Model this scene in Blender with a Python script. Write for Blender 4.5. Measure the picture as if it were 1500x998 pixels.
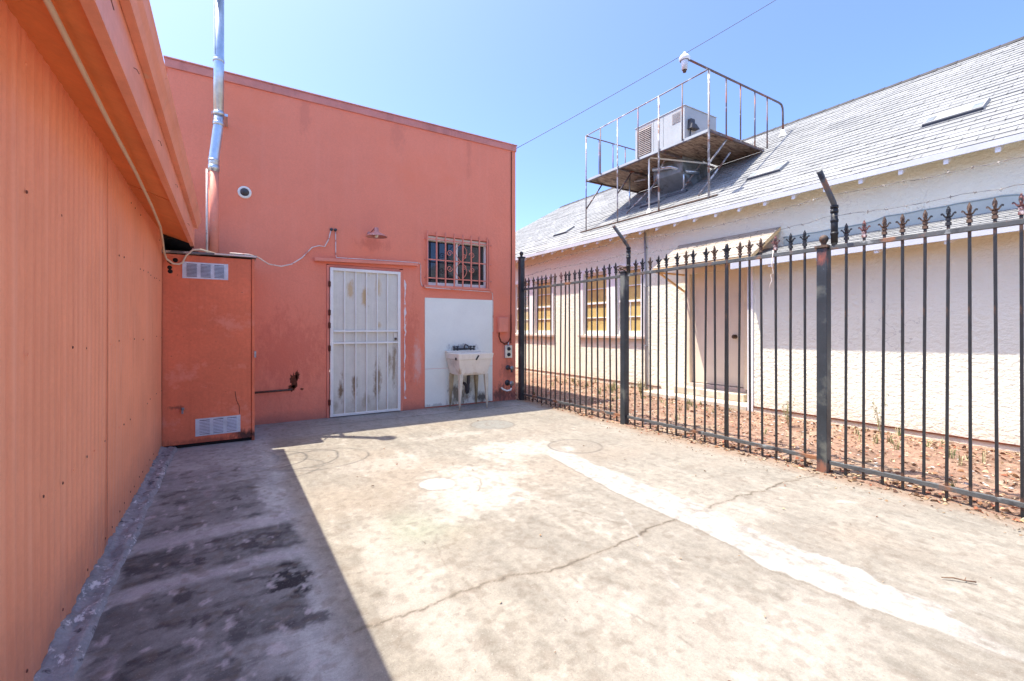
import bpy, math, random
import numpy as np
from mathutils import Vector, Matrix

# ------------------------------------------------------------------ camera, sky, sun, exposure
for o in list(bpy.data.objects):
    bpy.data.objects.remove(o)
SC = bpy.context.scene
COL = SC.collection
R = math.radians
random.seed(7)

cd = bpy.data.cameras.new('camera')
cam = bpy.data.objects.new('camera', cd)
COL.objects.link(cam)
cam.location = (0, 0, 1.25)
cam.rotation_euler = (R(90), 0, R(-32))
cd.sensor_width = 36
cd.lens = 16.0
cd.shift_y = -0.0113
cd.clip_start = 0.05
cd.clip_end = 3000
SC.camera = cam

SUN_DIR = Vector((-0.304, 0.238, 1.0)).normalized()          # towards the sun
world = bpy.data.worlds.new('World')
SC.world = world
world.use_nodes = True
wn = world.node_tree.nodes
sky = wn.new('ShaderNodeTexSky')
sky.sky_type = 'NISHITA'
sky.sun_disc = False
sky.sun_elevation = math.asin(SUN_DIR.z)
sky.sun_rotation = math.atan2(SUN_DIR.x, SUN_DIR.y) % (2 * math.pi)
sky.altitude = 0
sky.air_density = 0.35
sky.dust_density = 1.6
sky.ozone_density = 9.0
world.node_tree.links.new(sky.outputs[0], wn['Background'].inputs[0])
wn['Background'].inputs[1].default_value = 0.15

sl = bpy.data.lights.new('sun', 'SUN')
sl.energy = 2.0
sl.angle = R(0.5)
sl.color = (1.0, 0.93, 0.81)
sun = bpy.data.objects.new('sun', sl)
COL.objects.link(sun)
sun.location = (-6, 5, 20)
sun.rotation_euler = SUN_DIR.to_track_quat('Z', 'Y').to_euler()

SC.view_settings.view_transform = 'Standard'
SC.view_settings.look = 'None'
SC.view_settings.exposure = 2.3
SC.view_settings.gamma = 1.0
SC.view_settings.use_curve_mapping = False
try:
    SC.cycles.max_bounces = 8
    SC.cycles.diffuse_bounces = 6
except Exception:
    pass


# ------------------------------------------------------------------ mesh helpers
class MB:
    """collects shapes in world coordinates and links them as one mesh object"""
    def __init__(self):
        self.v, self.f, self.m, self.s = [], [], [], []

    def add(self, vs, fs, mi=0, smooth=False):
        b = len(self.v)
        self.v += [tuple(p) for p in vs]
        for f in fs:
            self.f.append([b + i for i in f])
            self.m.append(mi)
            self.s.append(smooth)
        return self

    def box(self, x0, x1, y0, y1, z0, z1, mi=0):
        vs = [(x0, y0, z0), (x1, y0, z0), (x1, y1, z0), (x0, y1, z0),
              (x0, y0, z1), (x1, y0, z1), (x1, y1, z1), (x0, y1, z1)]
        return self.add(vs, [(0, 3, 2, 1), (4, 5, 6, 7), (0, 1, 5, 4), (1, 2, 6, 5), (2, 3, 7, 6), (3, 0, 4, 7)], mi)

    def beam(self, p0, p1, w, h, up=(0, 0, 1), mi=0):
        p0, p1 = Vector(p0), Vector(p1)
        d = (p1 - p0).normalized()
        u = Vector(up)
        if abs(d.dot(u)) > 0.98:
            u = Vector((0, 1, 0))
        s = d.cross(u).normalized()
        u = s.cross(d).normalized()
        vs = []
        for p in (p0, p1):
            for a, b in ((-1, -1), (1, -1), (1, 1), (-1, 1)):
                vs.append(p + s * (a * w / 2) + u * (b * h / 2))
        return self.add(vs, [(0, 3, 2, 1), (4, 5, 6, 7), (0, 1, 5, 4), (1, 2, 6, 5), (2, 3, 7, 6), (3, 0, 4, 7)], mi)

    def tube(self, pts, r, n=8, mi=0, caps=True):
        pts = [Vector(p) for p in pts]
        rs = r if isinstance(r, (list, tuple)) else [r] * len(pts)
        vs, fs = [], []
        ref = None
        for i, p in enumerate(pts):
            a = pts[max(i - 1, 0)]
            b = pts[min(i + 1, len(pts) - 1)]
            d = (b - a)
            d = d.normalized() if d.length > 1e-9 else Vector((0, 0, 1))
            if ref is None:
                ref = d.orthogonal().normalized()
            else:
                ref = (ref - d * ref.dot(d))
                ref = ref.normalized() if ref.length > 1e-6 else d.orthogonal().normalized()
            w = d.cross(ref)
            for k in range(n):
                t = 2 * math.pi * k / n
                vs.append(p + (ref * math.cos(t) + w * math.sin(t)) * rs[i])
        for i in range(len(pts) - 1):
            for k in range(n):
                k2 = (k + 1) % n
                fs.append((i * n + k, i * n + k2, (i + 1) * n + k2, (i + 1) * n + k))
        self.add(vs, fs, mi, n > 5)
        if caps:
            b = len(self.v) - len(vs)
            self.f.append([b + k for k in range(n)][::-1]); self.m.append(mi); self.s.append(False)
            e = b + (len(pts) - 1) * n
            self.f.append([e + k for k in range(n)]); self.m.append(mi); self.s.append(False)
        return self

    def lathe(self, prof, c, axis='Z', n=20, mi=0, smooth=True):
        vs, fs = [], []
        for (r, h) in prof:
            for k in range(n):
                t = 2 * math.pi * k / n
                a, b = r * math.cos(t), r * math.sin(t)
                p = {'Z': (a, b, h), 'Y': (a, -h, b), 'X': (-h, a, b)}[axis]   # Y / X: h points to the viewer (-Y / -X)
                vs.append((c[0] + p[0], c[1] + p[1], c[2] + p[2]))
        for i in range(len(prof) - 1):
            for k in range(n):
                k2 = (k + 1) % n
                fs.append((i * n + k, i * n + k2, (i + 1) * n + k2, (i + 1) * n + k))
        return self.add(vs, fs, mi, smooth)

    def prism(self, poly, fn, t0, t1, mi=0):
        """poly: 2-D outline, fn(a, b, t) -> 3-D, extruded from t0 to t1"""
        n = len(poly)
        vs = [fn(a, b, t0) for a, b in poly] + [fn(a, b, t1) for a, b in poly]
        fs = [list(range(n))[::-1], list(range(n, 2 * n))]
        fs += [(i, (i + 1) % n, n + (i + 1) % n, n + i) for i in range(n)]
        return self.add(vs, fs, mi)

    def build(self, name, mats, parent=None, origin=None, bev=0, seg=2):
        if not isinstance(mats, (list, tuple)):
            mats = [mats]
        if origin is None:
            if parent is not None:
                origin = world_loc(parent)
            else:
                a = np.array(self.v)
                origin = Vector(((a[:, 0].min() + a[:, 0].max()) / 2, (a[:, 1].min() + a[:, 1].max()) / 2, a[:, 2].min()))
        origin = Vector(origin)
        me = bpy.data.meshes.new(name)
        me.from_pydata([(p[0] - origin.x, p[1] - origin.y, p[2] - origin.z) for p in self.v], [], self.f)
        for m in mats:
            me.materials.append(m)
        me.polygons.foreach_set('material_index', self.m)
        me.polygons.foreach_set('use_smooth', self.s)
        me.update()
        o = bpy.data.objects.new(name, me)
        COL.objects.link(o)
        if parent is not None:
            o.parent = parent
            o.location = origin - world_loc(parent)
        else:
            o.location = origin
        if bev:
            b = o.modifiers.new('bevel', 'BEVEL')
            b.width = bev
            b.segments = seg
            b.limit_method = 'ANGLE'
        return o


def world_loc(o):
    v = Vector((0, 0, 0))
    while o is not None:
        v += o.location
        o = o.parent
    return v


def tag(o, label=None, cat=None, group=None, kind=None):
    if label: o['label'] = label
    if cat: o['category'] = cat
    if group: o['group'] = group
    if kind: o['kind'] = kind
    return o


def thing(name, loc, label, cat, group=None):
    o = bpy.data.objects.new(name, None)
    o.empty_display_size = 0.1
    COL.objects.link(o)
    o.location = loc
    return tag(o, label, cat, group)


def copy_part(o, parent, loc):
    c = o.copy()
    COL.objects.link(c)
    c.parent = parent
    c.location = loc
    return c


def wall_holes(mb, us, vs_, holes, fn, depth, mi=0, mi_rev=0):
    """front sheet in (u, v) with rectangular holes and reveals; fn(u, v, d), d = depth behind the face"""
    us = sorted(set(us + [h[0] for h in holes] + [h[1] for h in holes]))
    vv = sorted(set(vs_ + [h[2] for h in holes] + [h[3] for h in holes]))
    for i in range(len(us) - 1):
        for j in range(len(vv) - 1):
            cu, cv = (us[i] + us[i + 1]) / 2, (vv[j] + vv[j + 1]) / 2
            if any(h[0] < cu < h[1] and h[2] < cv < h[3] for h in holes):
                continue
            mb.add([fn(us[i], vv[j], 0), fn(us[i + 1], vv[j], 0), fn(us[i + 1], vv[j + 1], 0), fn(us[i], vv[j + 1], 0)], [(0, 1, 2, 3)], mi)
    for (u0, u1, v0, v1) in holes:
        for a, b in (((u0, v0), (u0, v1)), ((u0, v1), (u1, v1)), ((u1, v1), (u1, v0)), ((u1, v0), (u0, v0))):
            mb.add([fn(a[0], a[1], 0), fn(b[0], b[1], 0), fn(b[0], b[1], depth), fn(a[0], a[1], depth)], [(0, 1, 2, 3)], mi_rev)


# ------------------------------------------------------------------ numpy noise
_rs = np.random.RandomState(3)
_tab = _rs.rand(512, 512)


def vnoise(x, y):
    xi = np.floor(x).astype(int); yi = np.floor(y).astype(int)
    fx = x - xi; fy = y - yi
    fx = fx * fx * (3 - 2 * fx); fy = fy * fy * (3 - 2 * fy)
    a = _tab[xi % 512, yi % 512]; b = _tab[(xi + 1) % 512, yi % 512]
    c = _tab[xi % 512, (yi + 1) % 512]; d = _tab[(xi + 1) % 512, (yi + 1) % 512]
    return (a * (1 - fx) + b * fx) * (1 - fy) + (c * (1 - fx) + d * fx) * fy


def fbm(x, y, o=4):
    s = 0; amp = 1; t = 0
    for i in range(o):
        s = s + amp * vnoise(x * 2 ** i + 17.3 * i, y * 2 ** i + 31.7 * i); t += amp; amp *= 0.55
    return s / t * 2 - 1          # about -0.7 .. 0.7


def sst(a, b, x):
    t = np.clip((x - a) / (b - a), 0, 1)
    return t * t * (3 - 2 * t)


# ------------------------------------------------------------------ materials
def nodes_of(name):
    m = bpy.data.materials.new(name)
    m.use_nodes = True
    nt = m.node_tree
    return m, nt, nt.nodes, nt.links, nt.nodes['Principled BSDF']


def ramp(N, L, src, a, b):
    mr = N.new('ShaderNodeMapRange')
    mr.inputs['From Min'].default_value = a
    mr.inputs['From Max'].default_value = b
    mr.clamp = True
    L.new(src, mr.inputs['Value'])
    return mr.outputs[0]


def mixc(N, L, fac, a, b, mode='MIX'):
    mx = N.new('ShaderNodeMix')
    mx.data_type = 'RGBA'
    mx.blend_type = mode
    for s, v in ((mx.inputs[0], fac), (mx.inputs[6], a), (mx.inputs[7], b)):
        if hasattr(v, 'is_output'):
            L.new(v, s)
        elif isinstance(v, tuple):
            s.default_value = v + (1,) if len(v) == 3 else v
        else:
            s.default_value = v
    return mx.outputs[2]


def math_n(N, L, op, a, b):
    n = N.new('ShaderNodeMath')
    n.operation = op
    for i, v in enumerate((a, b)):
        if hasattr(v, 'is_output'):
            L.new(v, n.inputs[i])
        else:
            n.inputs[i].default_value = v
    return n.outputs[0]


def noise(N, L, vec, scale, detail=5, rough=0.6, stretch=None):
    if stretch:
        mp = N.new('ShaderNodeMapping')
        mp.inputs['Scale'].default_value = stretch
        L.new(vec, mp.inputs[0])
        vec = mp.outputs[0]
    n = N.new('ShaderNodeTexNoise')
    n.inputs['Scale'].default_value = scale
    n.inputs['Detail'].default_value = detail
    n.inputs['Roughness'].default_value = rough
    L.new(vec, n.inputs['Vector'])
    return n.outputs[0]


def paint(name, col, rough=0.6, var=0.18, scale=3.0, fine=0.10, fscale=45, bump=0.15, bscale=70, metal=0.0,
          spots=None, base_grime=None, streak=None, spec=0.4, bdist=0.01, patches=None, org=(0, 0, 0)):
    """spots: list of (colour, scale, threshold, softness, stretch); base_grime: (colour, z0, z1, amount) dirt splashed up from z0 to z1"""
    m, nt, N, L, B = nodes_of(name)
    tc = N.new('ShaderNodeTexCoord').outputs['Object']
    dark = tuple(c * (1 - var) for c in col)
    lite = tuple(min(c * (1 + var * 0.8), 1) for c in col)
    c = mixc(N, L, ramp(N, L, noise(N, L, tc, scale), 0.3, 0.7), dark, lite)
    f = ramp(N, L, noise(N, L, tc, fscale, 3), 0.25, 0.75)
    c = mixc(N, L, fine, c, mixc(N, L, f, (0.25, 0.25, 0.25), (1.0, 1.0, 1.0)), 'MULTIPLY') if fine else c
    if streak:
        scol, amt, st = streak
        s = ramp(N, L, noise(N, L, tc, 1.0, 6, 0.65, st), 0.52, 0.75)
        c = mixc(N, L, math_n(N, L, 'MULTIPLY', s, amt), c, scol)
    for sp in (spots or []):
        scol, sc_, th, so, st = sp
        s = ramp(N, L, noise(N, L, tc, sc_, 7, 0.65, st), th - 0.065, th - 0.065 + so)
        c = mixc(N, L, s, c, scol)
    # stains with a place and ragged outline of their own: (colour, (centre), (radii), amount)
    for (pcol, cen, rad, amt) in (patches or []):
        mp = N.new('ShaderNodeMapping')
        mp.vector_type = 'POINT'
        mp.inputs['Scale'].default_value = tuple(1.0 / q for q in rad)
        mp.inputs['Location'].default_value = tuple(-(a - o_) / q for a, o_, q in zip(cen, org, rad))
        L.new(tc, mp.inputs[0])
        ln = N.new('ShaderNodeVectorMath'); ln.operation = 'LENGTH'
        L.new(mp.outputs[0], ln.inputs[0])
        d = math_n(N, L, 'ADD', ln.outputs['Value'], math_n(N, L, 'MULTIPLY', noise(N, L, tc, 9, 8, 0.72, (1.6, 1.6, 0.7)), 2.6))
        c = mixc(N, L, math_n(N, L, 'MULTIPLY', ramp(N, L, d, 2.12, 1.55), amt), c, pcol)
    if base_grime:
        gcol, z0, z1, amt = base_grime
        sx = N.new('ShaderNodeSeparateXYZ')
        L.new(tc, sx.inputs[0])
        zz = math_n(N, L, 'ADD', sx.outputs[2], math_n(N, L, 'MULTIPLY', noise(N, L, tc, 5, 6, 0.7), (z1 - z0) * 1.2))
        g = ramp(N, L, zz, z1 + (z1 - z0) * 0.6, z0 + (z1 - z0) * 0.5)
        c = mixc(N, L, math_n(N, L, 'MULTIPLY', g, amt), c, gcol)
    L.new(c, B.inputs['Base Color'])
    B.inputs['Roughness'].default_value = rough
    B.inputs['Metallic'].default_value = metal
    B.inputs['Specular IOR Level'].default_value = spec
    if bump:
        b = N.new('ShaderNodeBump')
        b.inputs['Strength'].default_value = bump
        b.inputs['Distance'].default_value = bdist
        h = noise(N, L, tc, bscale, 4, 0.6)
        L.new(h, b.inputs['Height'])
        L.new(b.outputs[0], B.inputs['Normal'])
    return m


RED = (0.85, 0.262, 0.155)
M = {}
M['red'] = paint('coral_stucco', RED, 0.75, 0.05, 1.3, 0.14, 60, 0.55, 26, spots=[((0.85, 0.36, 0.26), 34, 0.76, 0.05, None), ((0.60, 0.16, 0.09), 40, 0.78, 0.04, None), ((0.82, 0.225, 0.115), 0.9, 0.58, 0.3, None)],
                 base_grime=((0.20, 0.10, 0.09), 0.0, 0.16, 0.6), streak=((0.84, 0.33, 0.23), 0.22, (9, 9, 0.5)), org=(1.9, 8.0, 0),
                 patches=[((0.09, 0.045, 0.04), (4.05, 6.79, 0.12), (0.42, 0.5, 0.22), 0.85), ((0.30, 0.10, 0.07), (4.15, 6.79, 0.5), (0.2, 0.5, 0.3), 0.5),
                          ((0.60, 0.14, 0.08), (2.4, 6.79, 1.0), (0.22, 0.5, 0.9), 0.5), ((0.55, 0.14, 0.09), (1.82, 6.79, 2.50), (0.35, 0.5, 0.13), 0.5), ((0.62, 0.14, 0.085), (0.7, 6.79, 0.9), (0.8, 0.5, 0.8), 0.5),
                          ((0.80, 0.55, 0.46), (2.50, 6.79, 0.8), (0.10, 0.5, 0.5), 0.5), ((0.62, 0.19, 0.12), (0.9, 6.79, 4.2), (0.10, 0.5, 0.55), 0.5), ((0.62, 0.19, 0.12), (2.2, 6.79, 4.25), (0.16, 0.5, 0.4), 0.45),
                          ((0.60, 0.18, 0.11), (3.4, 6.79, 4.2), (0.08, 0.5, 0.6), 0.45)])
M['redtrim'] = paint('coral_trim', (0.80, 0.27, 0.175), 0.6, 0.12, 4, 0.12, 50, 0.12, 40, spots=[((0.62, 0.34, 0.27), 14, 0.68, 0.06, None)])
M['redcap'] = paint('coral_cap', (0.62, 0.24, 0.19), 0.6, 0.12, 4, 0.12, 50, 0.12, 40, streak=((0.3, 0.1, 0.08), 0.5, (6, 6, 1)))
M['cabinet'] = paint('rusty_orange_plywood', (0.80, 0.205, 0.095), 0.62, 0.14, 2.0, 0.18, 40, 0.2, 30,
                     spots=[((0.09, 0.03, 0.02), 26, 0.74, 0.05, None), ((0.78, 0.26, 0.16), 2.5, 0.62, 0.1, None)],
                     streak=((0.60, 0.14, 0.06), 0.4, (26, 26, 0.7)), org=(-0.16, 6.3, 0), patches=[((0.05, 0.025, 0.02), (0.17, 5.9, 0.06), (0.26, 0.5, 0.10), 0.95), ((0.20, 0.05, 0.03), (-0.2, 5.9, 0.05), (0.5, 0.5, 0.06), 0.6),
                     ((0.10, 0.05, 0.03), (-0.46, 5.9, 0.43), (0.10, 0.5, 0.03), 0.7)])
M['corr'] = paint('orange_corrugated_paint', (0.94, 0.345, 0.185), 0.55, 0.10, 1.6, 0.10, 60, 0.1, 60,
                  streak=((0.94, 0.46, 0.30), 0.5, (14, 14, 0.35)), spots=[((0.30, 0.12, 0.08), 30, 0.80, 0.03, None), ((0.80, 0.28, 0.15), 3.0, 0.64, 0.1, (6, 6, 0.6))],
                  base_grime=((0.36, 0.17, 0.125), 0.0, 0.36, 0.6))
M['nail'] = paint('rusty_nail', (0.16, 0.055, 0.035), 0.8, 0.3, 40)
M['rustline'] = paint('rusted_lap_joint', (0.55, 0.15, 0.07), 0.7, 0.35, 9, 0.2, 60)
M['soffit'] = paint('orange_soffit_board', (0.84, 0.29, 0.095), 0.6, 0.14, 2.5, 0.12, 40, 0.2, 25,
                    streak=((0.60, 0.18, 0.07), 0.4, (3, 0.5, 3)), spots=[((0.15, 0.05, 0.03), 20, 0.75, 0.05, None)])
M['fascia'] = paint('orange_fascia', (0.86, 0.34, 0.21), 0.5, 0.12, 3, 0.12, 40, 0.15, 30,
                    spots=[((0.70, 0.38, 0.26), 9, 0.68, 0.05, (1, 0.4, 1)), ((0.2, 0.07, 0.04), 24, 0.76, 0.04, None)], streak=((0.66, 0.20, 0.09), 0.5, (2, 0.7, 9)))
M['void'] = paint('gap_black', (0.012, 0.011, 0.010), 0.9, 0.3, 8)  # near-black colour for shaded gaps and holes
M['dkgrey'] = paint('weathered_flashing', (0.16, 0.16, 0.17), 0.7, 0.3, 6, 0.2, 40, spots=[((0.6, 0.58, 0.55), 7, 0.60, 0.08, (1, 3, 1))])
M['white'] = paint('white_paint', (0.85, 0.84, 0.76), 0.5, 0.08, 4, 0.08, 40, 0.1, 40)
M['whitedoor'] = paint('white_door_sheet', (0.72, 0.69, 0.575), 0.5, 0.08, 5, 0.10, 60, 0.12, 30,
                       spots=[((0.50, 0.42, 0.32), 10, 0.72, 0.05, (2, 1, 0.6))],
                       streak=((0.50, 0.46, 0.39), 0.5, (24, 24, 1.2)), base_grime=((0.36, 0.26, 0.15), 0.0, 0.28, 0.55), org=(1.9, 8.0, 0),
                       patches=[((0.55, 0.36, 0.14), (1.50, 6.79, 1.80), (0.07, 0.5, 0.20), 0.75), ((0.55, 0.36, 0.14), (1.70, 6.79, 1.72), (0.07, 0.5, 0.22), 0.85), ((0.58, 0.42, 0.20), (1.90, 6.79, 1.85), (0.07, 0.5, 0.18), 0.7), ((0.55, 0.40, 0.2), (1.92, 6.79, 1.3), (0.05, 0.5, 0.08), 0.7),
                                ((0.20, 0.13, 0.06), (1.37, 6.79, 0.40), (0.06, 0.5, 0.30), 0.95), ((0.24, 0.16, 0.08), (1.55, 6.79, 0.38), (0.07, 0.5, 0.32), 0.9), ((0.26, 0.18, 0.09), (1.88, 6.79, 0.50), (0.08, 0.5, 0.38), 0.85), ((0.30, 0.22, 0.12), (2.06, 6.79, 0.75), (0.06, 0.5, 0.25), 0.8),
                                ((0.26, 0.19, 0.11), (2.14, 6.79, 0.72), (0.05, 0.5, 0.45), 0.85), ((0.40, 0.32, 0.2), (1.72, 6.79, 0.2), (0.10, 0.5, 0.15), 0.6), ((0.36, 0.29, 0.2), (1.30, 6.79, 0.15), (0.08, 0.5, 0.12), 0.7)])
M['panel'] = paint('white_splash_panel', (0.83, 0.85, 0.74), 0.45, 0.06, 2, 0.06, 40, 0.08, 40,
                   spots=[((0.50, 0.52, 0.50), 22, 0.80, 0.04, None)], org=(1.9, 8.0, 0),
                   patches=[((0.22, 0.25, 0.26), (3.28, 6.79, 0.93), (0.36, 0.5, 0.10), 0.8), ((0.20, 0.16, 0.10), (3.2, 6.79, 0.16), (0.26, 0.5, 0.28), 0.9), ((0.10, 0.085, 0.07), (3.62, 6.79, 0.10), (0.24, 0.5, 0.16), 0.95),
                            ((0.40, 0.33, 0.2), (3.35, 6.79, 0.4), (0.14, 0.5, 0.22), 0.6), ((0.36, 0.35, 0.32), (2.8, 6.79, 0.03), (0.3, 0.5, 0.05), 0.6)])
M['galv'] = paint('galvanised_steel', (0.62, 0.68, 0.72), 0.32, 0.18, 7, 0.15, 25, 0.05, 30, metal=0.85, spec=0.5)
M['vent'] = paint('aluminium_louver', (0.62, 0.66, 0.70), 0.45, 0.15, 12, 0.15, 60, 0.05, 30, metal=0.35)
M['darkslot'] = paint('dark_slot', (0.05, 0.055, 0.07), 0.8, 0.2, 20)
M['iron'] = paint('worn_black_iron', (0.022, 0.024, 0.027), 0.45, 0.35, 9, 0.3, 60, 0.15, 60, spec=0.45,
                  spots=[((0.11, 0.06, 0.035), 5, 0.66, 0.06, (1, 1, 0.5)), ((0.16, 0.17, 0.17), 16, 0.74, 0.05, None), ((0.11, 0.10, 0.07), 2.3, 0.68, 0.07, None)],
                  patches=[((0.13, 0.06, 0.035), (0, 0, 0.10), (0.05, 0.05, 0.06), 0.8), ((0.12, 0.06, 0.035), (0, 0, 1.94), (0.05, 0.05, 0.07), 0.7)])
M['ironrail'] = paint('worn_grey_rail', (0.10, 0.105, 0.105), 0.5, 0.3, 6, 0.3, 60, 0.15, 60, spec=0.4,
                      spots=[((0.26, 0.12, 0.06), 3.5, 0.62, 0.08, None), ((0.26, 0.27, 0.26), 12, 0.68, 0.06, None), ((0.03, 0.03, 0.033), 5, 0.62, 0.08, None)])
M['ironpost'] = paint('scratched_black_post', (0.034, 0.041, 0.048), 0.42, 0.3, 6, 0.3, 60, 0.12, 50, spec=0.45,
                      spots=[((0.30, 0.33, 0.35), 20, 0.74, 0.04, None), ((0.22, 0.08, 0.05), 2.2, 0.72, 0.08, None), ((0.11, 0.115, 0.10), 3.0, 0.64, 0.1, None)], org=(4.43, 3.0, 0),
                      patches=[((0.36, 0.10, 0.06), (4.40, 1.93, 1.86), (0.05, 0.06, 0.10), 0.8), ((0.30, 0.13, 0.08), (4.40, 1.93, 0.04), (0.06, 0.08, 0.09), 0.8), ((0.24, 0.25, 0.22), (4.40, 4.29, 1.85), (0.06, 0.08, 0.25), 0.6)])
M['rust'] = paint('rusty_iron', (0.125, 0.075, 0.05), 0.75, 0.4, 20, 0.3, 60, 0.2, 60, spots=[((0.05, 0.045, 0.04), 14, 0.60, 0.1, None)])
M['pinkpaint'] = paint('overpainted_pink', (0.20, 0.085, 0.075), 0.65, 0.3, 20, 0.2, 60, spots=[((0.5, 0.4, 0.38), 18, 0.66, 0.05, None), ((0.05, 0.05, 0.05), 12, 0.58, 0.06, None)])
M['tape'] = paint('black_tape', (0.02, 0.02, 0.022), 0.5, 0.2, 20)
M['barb'] = paint('barbed_wire_steel', (0.22, 0.20, 0.18), 0.6, 0.5, 8, metal=0.3)
M['cable'] = paint('cream_cable', (0.70, 0.56, 0.40), 0.5, 0.1, 6)
M['cablew'] = paint('white_cable', (0.72, 0.62, 0.55), 0.5, 0.15, 9, spots=[((0.5, 0.16, 0.1), 12, 0.62, 0.06, None)])
M['blackcable'] = paint('black_cable', (0.11, 0.105, 0.10), 0.6, 0.1, 6)
M['lampred'] = paint('faded_pink_enamel', (0.50, 0.22, 0.19), 0.4, 0.15, 9, 0.1)
M['sink'] = paint('stained_laundry_tub', (0.82, 0.76, 0.64), 0.4, 0.08, 5, 0.08, 50, 0.05, 30,
                  spots=[((0.50, 0.36, 0.20), 6, 0.72, 0.12, (1, 1, 0.5))], streak=((0.62, 0.52, 0.38), 0.45, (18, 18, 0.8)), org=(3.25, 6.5, 0), patches=[((0.42, 0.26, 0.10), (3.0, 6.3, 0.57), (0.06, 0.2, 0.10), 0.8), ((0.55, 0.42, 0.25), (3.2, 6.3, 0.54), (0.35, 0.2, 0.05), 0.7), ((0.45, 0.40, 0.32), (2.98, 6.5, 0.7), (0.03, 0.2, 0.15), 0.6)])
M['sinkleg'] = paint('cream_leg', (0.66, 0.60, 0.46), 0.45, 0.12, 8, base_grime=((0.22, 0.13, 0.06), 0.0, 0.16, 0.7))
M['backleg'] = paint('dark_leg', (0.42, 0.34, 0.20), 0.6, 0.3, 8, base_grime=((0.10, 0.08, 0.05), 0.0, 0.3, 0.7))  # darker brown tone for the two back legs
M['dkmetal'] = paint('dull_dark_metal', (0.07, 0.07, 0.075), 0.5, 0.3, 20, metal=0.2)
M['chrome'] = paint('tarnished_chrome', (0.30, 0.31, 0.32), 0.35, 0.4, 30, metal=0.8)
M['rustbrown'] = paint('rust_stain', (0.13, 0.035, 0.015), 0.9, 0.4, 30)
M['glass'] = paint('dark_window_glass', (0.012, 0.015, 0.02), 0.06, 0.3, 2, 0, 20, 0, 1, spec=0.7)
M['stucco'] = None
M['trim'] = paint('white_trim', (0.78, 0.77, 0.76), 0.55, 0.07, 3, 0.1, 40, 0.12, 30, spots=[((0.55, 0.52, 0.48), 14, 0.72, 0.05, None)])
M['eavetrim'] = paint('pale_lavender_trim', (0.52, 0.53, 0.57), 0.55, 0.08, 3, 0.1, 40)
M['tan'] = paint('tan_soffit', (0.74, 0.50, 0.24), 0.7, 0.12, 3, 0.12, 40, 0.2, 30)
M['doorcream'] = paint('cream_door', (0.74, 0.66, 0.53), 0.5, 0.06, 3, 0.06, 40, 0.05, 30, streak=((0.62, 0.53, 0.42), 0.5, (3, 14, 0.4)), base_grime=((0.45, 0.38, 0.30), 0.2, 0.45, 0.5))
M['casing'] = paint('cream_casing', (0.74, 0.64, 0.48), 0.55, 0.08, 5, 0.1, 40)
M['blind'] = paint('yellow_window_board', (0.60, 0.46, 0.17), 0.6, 0.2, 2.5, 0.15, 30, streak=((0.42, 0.30, 0.10), 0.6, (3, 10, 0.6)), bump=0)
_b = M['blind'].node_tree.nodes['Principled BSDF']; _b.inputs['Coat Weight'].default_value = 1.0; _b.inputs['Coat Roughness'].default_value = 0.03
M['sill'] = paint('pinkish_sill', (0.56, 0.45, 0.38), 0.7, 0.1, 5)
M['flash'] = paint('pale_blue_flashing', (0.44, 0.485, 0.44), 0.5, 0.08, 3, 0.1, 40)
M['flashline'] = paint('grey_blue_mastic', (0.26, 0.33, 0.34), 0.5, 0.1, 6)
M['acwhite'] = paint('aged_cabinet_white', (0.42, 0.445, 0.435), 0.45, 0.1, 2.5, 0.08, 40, 0.04, 30, spots=[((0.42, 0.40, 0.36), 9, 0.72, 0.1, (1, 1, 0.4))])
M['acgrille'] = paint('beige_grille', (0.36, 0.31, 0.28), 0.6, 0.15, 9)
M['duct'] = paint('grey_duct', (0.22, 0.25, 0.26), 0.5, 0.3, 4, spots=[((0.12, 0.13, 0.13), 3, 0.58, 0.08, None)])
M['whiterust'] = paint('white_pipe_rusting', (0.27, 0.25, 0.24), 0.5, 0.12, 6, 0.2, 60, spots=[((0.22, 0.11, 0.07), 4.5, 0.58, 0.06, None), ((0.55, 0.54, 0.53), 6, 0.60, 0.05, None)])
M['darkrust'] = paint('brown_railing_pipe', (0.15, 0.115, 0.11), 0.6, 0.3, 8, 0.2, 60, spots=[((0.5, 0.48, 0.47), 7, 0.66, 0.05, None), ((0.24, 0.09, 0.05), 5, 0.60, 0.06, None)])
M['ventgrey'] = paint('weathered_vent_metal', (0.30, 0.295, 0.28), 0.6, 0.15, 6)
M['ridge'] = paint('ridge_shade_line', (0.055, 0.05, 0.048), 0.85, 0.3, 4, 0.3, 60)  # near-black stands for the shadow line beneath a light ridge cap
M['knob'] = paint('dark_bronze_knob', (0.09, 0.06, 0.04), 0.35, 0.2, 20, metal=0.7)
M['lampwhite'] = paint('ribbed_lens', (0.80, 0.82, 0.82), 0.3, 0.06, 20)
M['stoop'] = paint('stoop_concrete', (0.52, 0.44, 0.34), 0.85, 0.14, 4, 0.15, 60, 0.3, 50, spots=[((0.62, 0.56, 0.46), 3, 0.56, 0.1, None)])
M['curb'] = paint('weathered_curb', (0.33, 0.325, 0.33), 0.9, 0.35, 9, 0.35, 60, 0.8, 40, spots=[((0.60, 0.58, 0.58), 16, 0.66, 0.05, (1, 0.5, 1)), ((0.08, 0.08, 0.09), 9, 0.64, 0.08, None)])
M['leaf'] = None


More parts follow.
